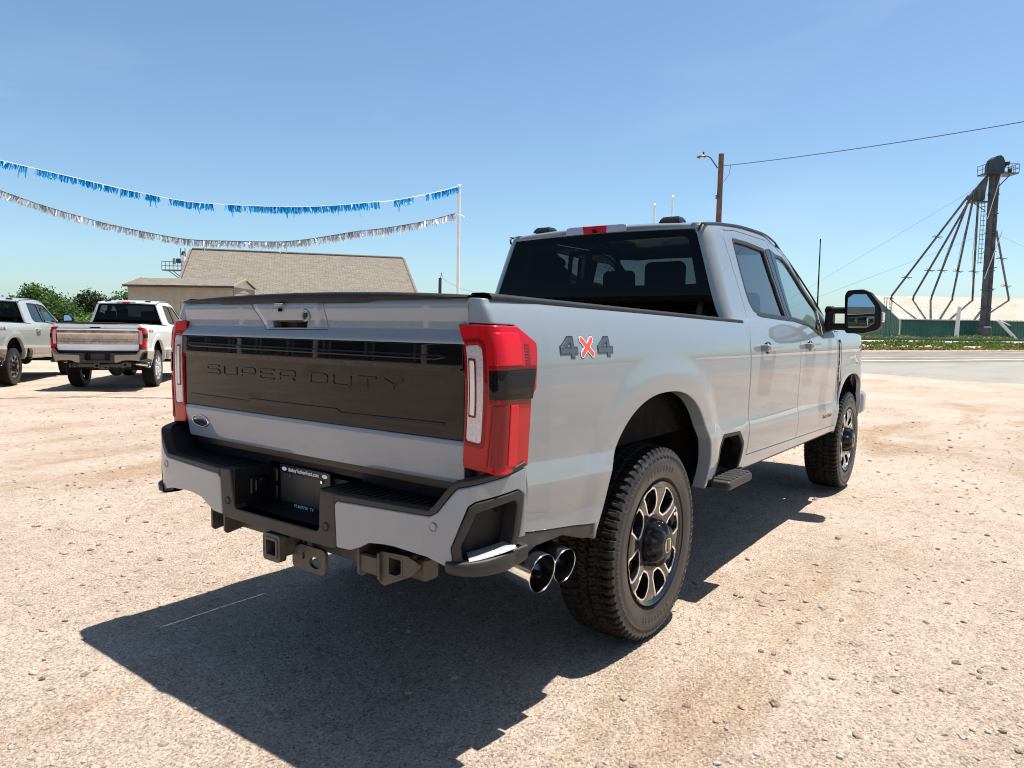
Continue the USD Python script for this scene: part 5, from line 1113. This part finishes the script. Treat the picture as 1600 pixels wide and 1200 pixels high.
# ================================================================== white elevator head behind the hall
M['white_metal'] = varied('white_metal', (.58, .56, .52), (.72, .70, .66), 2, .5)
M['dark_metal'] = varied('dark_metal', (.014, .017, .023), (.028, .032, .04), 2, .5)
M['galvanised'] = varied('galvanised', (.05, .05, .053), (.115, .113, .112), 1.2, .5, metal=.4)
M['rusty_leg'] = varied('rusty_leg', (.045, .041, .038), (.10, .092, .085), .9, .65, metal=.2)
def railing(pts, h, r_=.03, n=3):
    out = []
    for a, b in zip(pts[:-1], pts[1:]):
        a, b = np.asarray(a, float), np.asarray(b, float); up = np.array([0, 0, h])
        out += [bar(a + up*k, b + up*k, r_*2) for k in (.5, 1.0)]
        for q in np.linspace(0, 1, n): out.append(bar(a + (b-a)*q, a + (b-a)*q + up, r_*2))
    return cat(out)
tw = thing('white_grain_leg', 'white grain elevator head with a railed platform behind the tan hall', 'elevator', S(-39.1, 85, 0))
TW = lambda u, v, z: S(u, v, z) - S(0, 0, 0)
obj('leg', cat(bar(TW(0, 0, 0), TW(.15, 0, 9.6), .42, .42), bar(TW(.4, .5, 0), TW(.45, .5, 9.3), .14)), 'white_metal', tw)
obj('head', cat(tube([TW(.15, 0, 9.4), TW(.18, 0, 9.85)], [.28, .2], 12), box(TW(-.35, 0, 8.75), (.55, .6, .55), .08)), 'dark_metal', tw)
obj('motor', cat(tube([TW(-.95, 0, 8.35), TW(-.95, 0, 9.05)], .16, 10)), 'siding', tw)
obj('platform', cat(bar(TW(-2.2, 0, 7.62), TW(1.6, 0, 7.62), 1.0, .12), bar(TW(-1.6, 0, 7.55), TW(-.1, 0, 6.5), .07), bar(TW(-1.2, .3, 7.55), TW(-.1, .3, 6.7), .07)), 'dark_metal', tw)
for a_, b_, k_ in ((TW(-2.2, -.5, 7.7), TW(1.6, -.5, 7.7), 9), (TW(-2.2, .5, 7.7), TW(1.6, .5, 7.7), 9), (TW(-2.2, -.5, 7.7), TW(-2.2, .5, 7.7), 2)): obj('railing', railing([a_, b_], .95, .018, k_), 'dark_metal', tw)
obj('lattice', cat(*[bar(TW(.65, .5, z), TW(1.35, .5, z+.6), .05) for z in (5.6, 6.2, 6.8)], *[bar(TW(1.35, .5, z), TW(.65, .5, z+.6), .05) for z in (5.6, 6.2, 6.8)], bar(TW(.6, .5, 0), TW(.6, .5, 8.9), .10), bar(TW(1.4, .5, 0), TW(1.4, .5, 7.6), .10), bar(TW(.1, 0, 8.45), TW(1.5, .2, 8.45), .25)), 'dark_metal', tw)
obj('mast', cat(bar(TW(-.18, 0, 9.2), TW(-.18, 0, 10.25), .06), bar(TW(.35, 0, 9.2), TW(.35, 0, 10.25), .06)), 'dark_metal', tw)

# ================================================================== grain elevator and its green shed on the right
def ribbed(a, b, za, zb_, m=.20, amp=.035):
    """ribbed steel sheet between two ground lines"""
    a, b = np.asarray(a, float), np.asarray(b, float); Lg = np.linalg.norm(b[:2]-a[:2]); n = np.array([-(b-a)[1], (b-a)[0], 0]); n /= np.linalg.norm(n)
    ts = []; x = 0
    while x < Lg: ts += [(x, 0), (x+m*.7, 0), (x+m*.78, 1), (x+m*.92, 1)]; x += m
    ts.append((Lg, 0))
    P = np.array([[a + (b-a)*(t/Lg) + n*(-amp)*k + [0, 0, za], a + (b-a)*(t/Lg) + n*(-amp)*k + [0, 0, zb_(t/Lg) if callable(zb_) else zb_]] for t, k in ts])
    v, f, _ = grid(P); return v, f, None
M['green_metal'] = varied('green_metal', (.012, .075, .048), (.020, .105, .068), .5, .5)
M['roof_metal'] = varied('roof_metal', (.24, .178, .112), (.345, .29, .215), .35, .5, lo=.30, hi=.52)
shed = thing('green_shed', 'long green metal shed with a cream corrugated roof beyond the railway', 'building', (0, 0, 0))
gb = .50
FL, FR = np.array([54.0, 100.0]), np.array([98.0, 100.0]); dd_ = np.array([1.2, 16.0])
obj('wall', ribbed(S(*FL), S(*FR), gb-.3, 3.62, .5, .04), 'green_metal', shed)
obj('wall', ribbed(S(*(FL+dd_)), S(*FL), gb-.3, lambda t: 3.62 + 3.35*(1-abs(t-.5)*2), .5, .04), 'green_metal', shed)
obj('wall', ribbed(S(*FR), S(*(FR+dd_)), gb-.3, lambda t: 3.62 + 3.35*(1-abs(t-.5)*2), .5, .04), 'green_metal', shed)
obj('wall', ribbed(S(*(FR+dd_)), S(*(FL+dd_)), gb-.3, 3.62, .5, .04), 'green_metal', shed)
for sg in (0, 1):
    e0, e1 = (FL, FR) if sg == 0 else (FL+dd_, FR+dd_); off = np.array([0, -.35 if sg == 0 else .35])
    P = []
    x = -.3
    cols = []
    while x < 44.3: cols += [(x, 0), (x+.35, 0), (x+.40, .05), (x+.46, .05)]; x += .5
    P = np.array([[S(*(e0 + [c, 0] + off), 3.52 + h_), S(*(FL + dd_/2 + [c, 0]), 7.08 + h_)] for c, h_ in cols])
    v, f, _ = grid(P); obj('roof', (v, f, None), 'roof_metal', shed)
obj('corner_trim', bar(S(54.0, 99.93, gb-.2), S(54.0, 99.93, 3.6), .22), 'trim_cream', shed)
obj('eave_trim', bar(S(53.7, 99.6, 3.47), S(98.2, 99.6, 3.47), .08, .14), 'trim_cream', shed)
obj('rake_trim', bar(S(53.68, 99.6, 3.52), S(54.3, 108, 7.1), .10, .20), 'trim_cream', shed)
lad = thing('wall_ladder', 'thin caged ladder standing at the left end of the green shed', 'ladder', S(52.3, 100, gb))
obj('rails', cat(bar(TW(-.3, 0, 0), TW(-.3, 0, 5.9), .09), bar(TW(.3, 0, 0), TW(.3, 0, 5.9), .09)), 'dark_metal', lad)
obj('cage', cat(*[bar(TW(u, .2, 4.2), TW(u, .2, 5.9), .05) for u in (-.55, -.2, .2, .55)], bar(TW(-.75, .1, 5.9), TW(.75, .1, 5.9), .10), bar(TW(-.6, .1, 4.2), TW(.6, .1, 4.2), .08)), 'dark_metal', lad)
leg = thing('grain_elevator', 'tall rusty grain elevator leg with a railed head and fanned spouts', 'elevator', S(64.5, 98, gb))
LG = lambda u, v, z: S(u, v, z) - S(0, 0, gb)       # u, v relative to the leg, z above the datum
obj('trunk', cat(bar(LG(-.29, 0, gb), LG(-.29, 0, 23.2), .54, .7), bar(LG(.31, 0, gb), LG(.31, 0, 23.2), .52, .7)), 'rusty_leg', leg)
obj('trunk_band', cat(*[bar(LG(-.62, 0, z), LG(.64, 0, z), .82, .12) for z in np.arange(2.5, 23, 2.55)]), 'rusty_leg', leg)
obj('boot', cat(box(LG(0, 0, gb+1.0), (1.9, 1.6, 2.2), .1)), 'rusty_leg', leg)
hd = [(-.95, 23.2), (-.92, 24.2), (-.70, 24.9), (-.25, 25.3), (.25, 25.4), (.62, 25.1), (.82, 24.6), (.86, 23.2)]
obj('head', hull([LG(u, v, z) for u, z in hd for v in (-.7, .7)]), 'dark_metal', leg)
obj('platform', cat(bar(LG(-1.65, 0, 23.0), LG(2.5, 0, 23.0), 2.2, .16), bar(LG(.6, 0, 21.4), LG(2.0, 0, 22.9), .10)), 'dark_metal', leg)
for a_, b_, k_ in ((LG(-1.65, -1.1, 23.1), LG(-.9, -1.1, 23.1), 3), (LG(-1.65, -1.1, 23.1), LG(-1.65, 1.1, 23.1), 3), (LG(1.0, -1.1, 23.1), LG(2.5, -1.1, 23.1), 4), (LG(2.5, -1.1, 23.1), LG(2.5, 1.1, 23.1), 3), (LG(1.0, 1.1, 23.1), LG(2.5, 1.1, 23.1), 4)): obj('railing', railing([a_, b_], 1.1, .03, k_), 'dark_metal', leg)
obj('motor', cat(box(LG(1.55, 0, 24.5), (.8, .7, .5), .1), box(LG(2.0, 0, 23.5), (.35, .35, .7), .05), bar(LG(1.1, 0, 23.8), LG(1.7, 0, 24.5), .14)), 'dark_metal', leg)
obj('distributor', cat(hull([LG(u, v, z) for u, z in ((-3.5, 19.6), (-1.4, 19.5), (-1.2, 22.6), (-.9, 22.9), (-3.2, 20.2)) for v in (-.28, .28)]), *[bar(LG(u, -.35, 19.2), LG(u, -.35, 20.8), .14) for u in (-2.9, -2.3, -1.6)]), 'rusty_leg', leg)
obj('lower_platform', cat(bar(LG(-3.2, 0, 19.3), LG(-.8, 0, 19.3), 1.4, .12), bar(LG(-2.6, -.6, 19.3), LG(-2.6, -.6, 20.4), .08), bar(LG(-1.5, -.6, 19.3), LG(-1.5, -.6, 20.6), .08), bar(LG(-1.0, 0, 18.2), LG(-2.6, 0, 19.2), .08)), 'dark_metal', leg)
tops = [(-3.3, 0, 20.2), (-2.9, 0, 20.0), (-3.0, .2, 20.0), (-2.5, .3, 19.8), (-1.8, .3, 19.6), (.75, .4, 13.6), (.85, .2, 15.6)]
feet = [(56.1, 106.8), (59.4, 106.8), (62.1, 106.8), (65.1, 106.6), (68.1, 106.6), (70.7, 106.8), (73.6, 106.8)]
for i, (tp, (fu, fv)) in enumerate(zip(tops, feet)):
    a, b = LG(*tp), LG(fu-64.5, fv-98, 6.65); knee = b + np.array([0, 0, .28]) + (a-b)*.012
    obj('spout', tube([a, knee, b - [0, 0, .2]], .145, 10), 'galvanised', leg)
    for q in ((.22, .62) if i in (0, 5, 6) else (.30,)):
        c = a + (b-a)*(1-q); obj('spout_brace', cat(bar(c - TW(.75, 0, 0), c + TW(.75, 0, 0), .09), bar(c - TW(.5, 0, -.25), c + TW(.5, 0, -.25), .05)), 'dark_metal', leg)
    if i < 5: obj('truss_cable', tube([a, (a+b)/2 - TW(.35, 0, .2), b], .022, 5), 'dark_metal', leg)
obj('ladder', cat(bar(LG(-1.35, -.4, 11.0), LG(-1.35, -.4, 19.3), .06), bar(LG(-1.75, -.4, 11.0), LG(-1.75, -.4, 19.3), .06), *[bar(LG(-1.8, -.5, z), LG(-1.2, -.5, z), .07) for z in np.arange(11.2, 19.2, .62)]), 'dark_metal', leg)
obj('down_cable', cat(tube([LG(.5, -.65, 23.0), LG(-1.0, -.65, 17.0)], .05, 6), tube([LG(1.1, -.65, 15.4), LG(-.9, -.65, 9.0)], .05, 6)), 'trim_cream', leg)
for (a, b) in (((-1.0, 0, 22.0), (-24, 14, 5.0)), ((-1.0, 0, 15.0), (-24, 14, 4.2)), ((1.0, 0, 15), (12, 4, 12.0))):
    obj('guy_wire', tube([LG(*a), LG(*b)], .012, 4), 'dark_metal', leg)
chute = thing('loading_chute', 'pale leaning loading chute at the foot of the grain elevator', 'chute', S(66.2, 96.6, gb))
obj('trough', cat(bar(TW(-.9, 0, 3.0), TW(1.5, -.4, .4), .42, .30), bar(TW(-.9, 0, 3.1), TW(1.0, .3, 2.3), .12)), 'white_metal', chute)
obj('stand', cat(bar(TW(.3, 0, 0), TW(.9, 0, 2.2), .10), bar(TW(1.3, 0, 0), TW(.8, 0, 2.2), .10)), 'dark_metal', chute)
post = thing('pale_post', 'pale weathered post standing in front of the green shed', 'post', S(58.2, 94, gb))
obj('shaft', tube([TW(0, 0, 0), TW(.22, 0, 4.6)], [.27, .22], 10), 'trim_cream', post)

# ================================================================== poles, wires, pennants
M['pole_wood'] = varied('pole_wood', (.085, .042, .026), (.16, .088, .055), 3, .9, bump=.4, bscale=20)
pole = thing('utility_pole', 'brown wooden pole with a street lamp rising behind the cab', 'pole', S(9.82, 35, -.1))
obj('shaft', tube([TW(0, 0, 0), TW(.06, 0, 10.0)], [.155, .125], 14), 'pole_wood', pole)
obj('lamp_arm', tube([TW(-.10, 0, 9.33), TW(-.45, 0, 9.80), TW(-.62, 0, 9.90), TW(-.80, 0, 9.90)], .032, 8), 'galvanised', pole)
lh = np.array([[TW(-.66 - .48*k + (.0)*math.cos(a), .15*math.sin(a)*math.sin(math.pi*min(1, .12+k*.85)), 9.90 - .06*k + (.09*math.cos(a) - .02)*math.sin(math.pi*min(1, .12+k*.85))) for a in np.linspace(0, 2*np.pi, 16, endpoint=False)] for k in np.linspace(0, 1, 8)])
hp_ = obj('lamp_head', grid(lh, closed_v=True), 'galvanised', pole)
obj('lamp_globe', move(xform(tm(trimesh.creation.icosphere(2, 1.0), True), np.diag([.16, .11, .09])), TW(-.86, 0, 9.80)), 'trim_cream', pole)
obj('photocell', move(tm(trimesh.creation.cylinder(.04, .10, sections=10), 40), TW(-.80, 0, 10.03)), 'dark_metal', pole)
obj('band', cat(*[tube([TW(0, 0, z), TW(0, 0, z+.05)], .155, 12) for z in (7.9, 8.0)]), 'galvanised', pole)
wire = thing('overhead_wire', 'dark overhead wire sagging from the lamp pole to the upper right', 'wire', (0, 0, 0))
a, b = S(9.98, 35, 9.34), S(24.2, 17.5, 9.05)
obj('strand', tube([a + (b-a)*t - np.array([0, 0, .55*4*t*(1-t)*.6]) for t in np.linspace(0, 1, 40)], .014, 6), 'trim_black', wire)
obj('tap', tube([S(10.25, 34.7, 9.33), S(10.2, 34.7, 8.9), S(10.0, 34.9, 8.55)], .010, 5), 'trim_black', wire)
for lab, (u, v, z) in (('shorter white pole left of the right roof marker', (4.24, 22, 5.25)), ('taller white pole rising behind the right roof marker', (4.78, 22, 5.50))):
    p_ = thing('flag_pole', lab, 'pole', S(u, v, -.05), 0); obj('shaft', tube([TW(0, 0, 0), TW(0, 0, z)], .032, 10), 'white_metal', p_); obj('finial', move(tm(trimesh.creation.icosphere(2, .045), True), TW(0, 0, z)), 'white_metal', p_)
dp = thing('utility_pole', 'short dark pole with a thin wire beyond the tailgate, left of the pennant pole', 'pole', S(-6.2, 60, -.1))
obj('shaft', tube([TW(0, 0, 0), TW(.08, 0, 5.6)], [.16, .13], 10), 'dark_metal', dp)
obj('cable', tube([TW(.2, 0, 6.0), TW(.35, 0, 5.5), TW(.9, -.1, 5.2), TW(1.9, -.3, 4.7), TW(4.5, -1, 4.1)], .012, 5), 'dark_metal', dp)
obj('bracket', tube([TW(.1, 0, 5.5), TW(.2, 0, 6.05)], .03, 6), 'dark_metal', dp)
lp_ = thing('utility_pole', 'weathered pole at the very left edge of the photo', 'pole', S(-36.0, 50, -.1))
obj('shaft', tube([TW(-.02, 0, 0), TW(0, 0, 7.0)], [.10, .08], 8), 'pole_wood', lp_)
pp_ = thing('pennant_pole', 'slim white pole holding the blue and silver fringe lines', 'pole', S(-1.24, 16, -.08))
obj('shaft', tube([TW(0, 0, 0), TW(.01, 0, 4.60)], .035, 12), 'white_metal', pp_)
obj('cap', move(tm(trimesh.creation.icosphere(2, .045), True), TW(.01, 0, 4.60)), 'white_metal', pp_)
obj('tie', cat(tube([TW(-.04, -.04, 3.96), TW(.04, -.045, 3.97), TW(.14, -.05, 3.93)], .008, 5)), 'white_metal', pp_)
M['blue_tinsel'] = mat('blue_tinsel', {'g': ('geometry', {}), 'r': ('rgb_ramp', {'ramp': [(0, (.01, .32, .64)), (.35, (.05, .56, .88)), (.75, (.25, .80, .96)), (1, (.7, .95, .98))]}), 'd': ('principled_bsdf', {'roughness': .25, 'metallic': .1}), 't': ('translucent_bsdf', {}), 'm': ('mix_closure', {'fac': .7})},
    [('g.random_per_island', 'r.fac'), ('r.color', 'd.base_color'), ('r.color', 't.color'), ('d.BSDF', 'm.closure1'), ('t.BSDF', 'm.closure2')], 'm.closure')
M['silver_tinsel'] = mat('silver_tinsel', {'g': ('geometry', {}), 'r': ('rgb_ramp', {'ramp': [(0, (.46, .48, .50)), (.5, (.70, .72, .75)), (1, (.92, .94, .96))]}), 'd': ('principled_bsdf', {'roughness': .3, 'metallic': .2}), 't': ('translucent_bsdf', {}), 'm': ('mix_closure', {'fac': .45})},
    [('g.random_per_island', 'r.fac'), ('r.color', 'd.base_color'), ('r.color', 't.color'), ('d.BSDF', 'm.closure1'), ('t.BSDF', 'm.closure2')], 'm.closure')
def fringe(name, label, pts, m, cord_m, length, gaps, seed):
    """a cord hung with thin foil strips"""
    r = np.random.default_rng(seed); pts = np.array(pts, float); t0 = np.linspace(0, 1, len(pts))
    cu = Pchip(pts[:, 0], pts[:, 2]); 
    us_ = np.linspace(pts[0, 0], pts[-1, 0], 90); vs_ = np.interp(us_, pts[:, 0], pts[:, 1])
    C = S(us_, vs_, cu(us_)); th = thing(name, label, 'pennants', (0, 0, 0))
    obj('cord', tube(C, .008, 6), cord_m, th)
    V = []; F = []
    Ln = us_[-1]-us_[0]; n = int(Ln*125)
    for i, q in enumerate(np.sort(r.uniform(0, 1, n))):
        if any(a < q < b for a, b in gaps): continue
        u = us_[0] + Ln*q; c = S(u, np.interp(u, pts[:, 0], pts[:, 1]), float(cu(u)))
        ln = length*r.uniform(.72, 1.1)*(1.0 if r.uniform() > .02 else 1.7); sw = np.array([*(ER*(r.normal(.05, .16)*ln) + EF*(r.normal(-.12, .38)*ln)), -ln]); wd = np.array([*(ER*math.cos(a_) + EF*math.sin(a_)), 0])*.012 if (a_ := r.uniform(-1.2, 1.2)) is not None else 0
        tw_ = r.uniform(-.8, .8); wd2 = np.array([*(ER*math.cos(a_+tw_) + EF*math.sin(a_+tw_)), 0])*.008
        k = len(V); V += [c-wd, c+wd, c+sw*.55+wd*.9+[0, 0, 0], c+sw*.55-wd*.9, c+sw+wd2, c+sw-wd2]; F += [[k, k+1, k+2], [k, k+2, k+3], [k+3, k+2, k+4], [k+3, k+4, k+5]]
    pr_ = obj('fringe', (np.array(V), np.array(F), None), m, th); pr_.SetCustomDataByKey('kind', 'stuff')
    return th
fringe('pennant_line', 'blue foil fringe line strung along the top to the white pole', [(-10.7, 14, 4.72), (-9.9, 14, 4.49), (-9.15, 14.5, 4.36), (-7.99, 15, 4.14), (-6.44, 15, 3.90), (-4.69, 15, 3.85), (-2.97, 15, 3.97), (-1.8, 15.6, 4.28), (-1.25, 15.95, 4.50)], 'blue_tinsel', 'white_metal', .140, [(.122, .134), (.355, .376), (.475, .500), (.835, .865), (.905, .93)], 41)
fringe('pennant_line', 'silver foil fringe line sagging below the blue one', [(-10.7, 14, 4.20), (-9.93, 14, 3.92), (-9.1, 14.5, 3.63), (-8.01, 15, 3.36), (-6.45, 15, 3.14), (-5.09, 15, 3.13), (-3.23, 15, 3.38), (-1.8, 15.6, 3.72), (-1.30, 15.9, 3.92)], 'silver_tinsel', 'galvanised', .140, [], 42)

# ================================================================== loose stones on the lot
M['stone_tan'] = mat('stone_tan', {'o': ('object_info', {}), 'r': ('rgb_ramp', {'ramp': [(0, (.20, .148, .113)), (.4, (.32, .248, .192)), (.8, (.42, .355, .30)), (1, (.27, .255, .24))]}), 'tc': ('texture_coordinate', {}), 'n': ('noise_texture', {'scale': 3.0, 'detail': 5.0}), 'b': ('bump', {'strength': .5, 'distance': .1}), 'p': ('principled_bsdf', {'roughness': .95, 'specular_ior_level': .15})},
    [('o.random', 'r.fac'), ('r.color', 'p.base_color'), ('tc.object', 'n.vector'), ('n.fac', 'b.height'), ('b.normal', 'p.normal')], 'p.BSDF')
M['stone_brown'] = varied('stone_brown', (.20, .135, .10), (.34, .25, .19), 8, .9, bump=.4, bscale=60)
def stone(seed, sub=1):
    r = np.random.default_rng(seed); m = trimesh.creation.icosphere(sub, 1.0); v = np.array(m.vertices)
    v *= (1 + .35*(meshkit.noise(v*1.3 + 7, seed)[:, None]-.5)*2) * np.array([1.0, .78, .55]); v += r.normal(size=v.shape)*.05
    q = trimesh.convex.convex_hull(v) if sub == 1 else trimesh.Trimesh(v, m.faces)
    return tm(q, False)
pi = UsdGeom.PointInstancer.Define(stage, '/World/gravel')
protos = []
for k in range(5):
    o_ = obj('grain_%03d' % k if False else 'grain', stone(100+k), 'stone_tan', pi.GetPrim()); protos.append(o_.GetPath())
pi.CreatePrototypesRel().SetTargets(protos)
N = 60000
d_ = .55 + 15*rng.uniform(0, 1, N)**1.7; an = rng.uniform(-.72, .72, N)
xy = CAM[:2] + d_[:, None]*(np.cos(an)[:, None]*EF + np.sin(an)[:, None]*ER)
P = np.column_stack([xy, np.zeros(N)]); P[:, 2] = ground_z(P)
size = np.clip(.0024*(1 + rng.pareto(2.25, N)), .0024, .0155)*np.clip(.8 + d_*.06, .8, 1.5)
kk = meshkit.fbm(np.column_stack([xy*1.1, np.zeros(N)]), 3, 77); keep = rng.uniform(.2, .75, N) < kk + .05
P, size = P[keep], size[keep]; P[:, 2] += size*.12
n_ = len(P)
pi.CreatePositionsAttr(Vt.Vec3fArray.FromNumpy(P.astype(np.float32))); pi.CreateProtoIndicesAttr(Vt.IntArray.FromNumpy(rng.integers(0, 5, n_).astype(np.int32)))
pi.CreateScalesAttr(Vt.Vec3fArray.FromNumpy((size[:, None]*rng.uniform(.75, 1.25, (n_, 3))).astype(np.float32)))
ha = rng.uniform(0, np.pi, n_); pi.CreateOrientationsAttr(Vt.QuathArray([Gf.Quath(float(math.cos(h_)), 0, 0, float(math.sin(h_))) for h_ in ha]))
tag(pi, 'small loose tan gravel scattered over the sand', 'gravel', kind='stuff')
rk = thing('rock', 'loose brown stone lying on the sunlit sand', 'rock', (0, 0, 0), 0, 'loose stones on the lot'); 
spots = [(1.02, 2.62, .030), (1.24, 2.42, .022), (.42, 2.22, .024), (.05, 1.95, .026), (.96, 1.86, .024), (.30, 1.62, .022), (1.30, 3.2, .020), (1.95, 3.0, .022), (1.62, 2.0, .026), (1.10, 1.60, .026), (.62, 1.72, .020), (1.5, 4.4, .024), (2.3, 4.9, .03), (-1.35, 5.2, .03), (-2.6, 5.0, .026), (-3.4, 6.3, .032), (-2.1, 4.2, .026), (-2.4, 3.0, .024), (-1.4, 2.0, .02), (2.6, 6.0, .035), (1.55, 2.75, .02), (-3.1, 4.0, .028)]
sm = obj('stone', stone(200, 2), 'stone_brown', rk)
for i, (u, v, s_) in enumerate([(a_, b_, c_*.72) for a_, b_, c_ in spots]):
    p = S(u, v); p[2] = float(ground_z(p)) + s_*.25
    if i == 0: t_ = UsdGeom.Xformable(rk); ops = t_.GetOrderedXformOps(); ops[0].Set(Gf.Vec3d(*map(float, p))); ops[1].Set(40.0); t_.AddScaleOp().Set(Gf.Vec3f(s_, s_*.95, s_*1.1))
    else:
        x_ = UsdGeom.Xform.Define(stage, '/World/' + numbered('/World', 'rock')); x_.AddTranslateOp().Set(Gf.Vec3d(*map(float, p))); x_.AddRotateZOp().Set(float(rng.uniform(0, 360))); x_.AddScaleOp().Set(Gf.Vec3f(float(s_), float(s_*rng.uniform(.7, 1.3)), float(s_*rng.uniform(.8, 1.2))))
        x_.GetPrim().GetReferences().AddInternalReference(rk.GetPath()); x_.GetPrim().SetInstanceable(True)
        tag(x_, 'loose brown stone lying on the sunlit sand', 'rock', 'loose stones on the lot')

# ================================================================== the dealership front behind the viewpoint, mirrored in the tailgate and the glass
M['showroom_wall'] = varied('showroom_wall', (.10, .095, .085), (.13, .12, .105), 2, .8)
M['dark_pane'] = simple('dark_pane', (.012, .014, .016), .05)
sr = thing('showroom', 'dark showroom front with windows, seen mirrored in the black tailgate panel', 'building', (-19.0, 0, 0))
obj('wall', box((-.3, 24, 2.7), (.6, 80, 5.5)), 'showroom_wall', sr)
obj('canopy', box((1.6, 24, 4.35), (3.6, 80.4, .55), .03), 'showroom_wall', sr)
for i, y_ in enumerate(np.arange(-13.5, 63, 3.0)):
    obj('window', box((.03, y_, 1.75), (.06, 2.4, 2.7), .01), 'dark_pane', sr)
    obj('window_frame', cat(box((.05, y_-1.25, 1.75), (.10, .09, 2.9)), box((.05, y_+1.25, 1.75), (.10, .09, 2.9)), box((.05, y_, 3.15), (.10, 2.41, .09)), box((.05, y_, .35), (.10, 2.41, .09))), 'white_metal', sr)
    if i % 2 == 0: obj('canopy_post', box((3.2, y_+1.5, 2.0), (.14, .14, 4.15)), 'white_metal', sr)
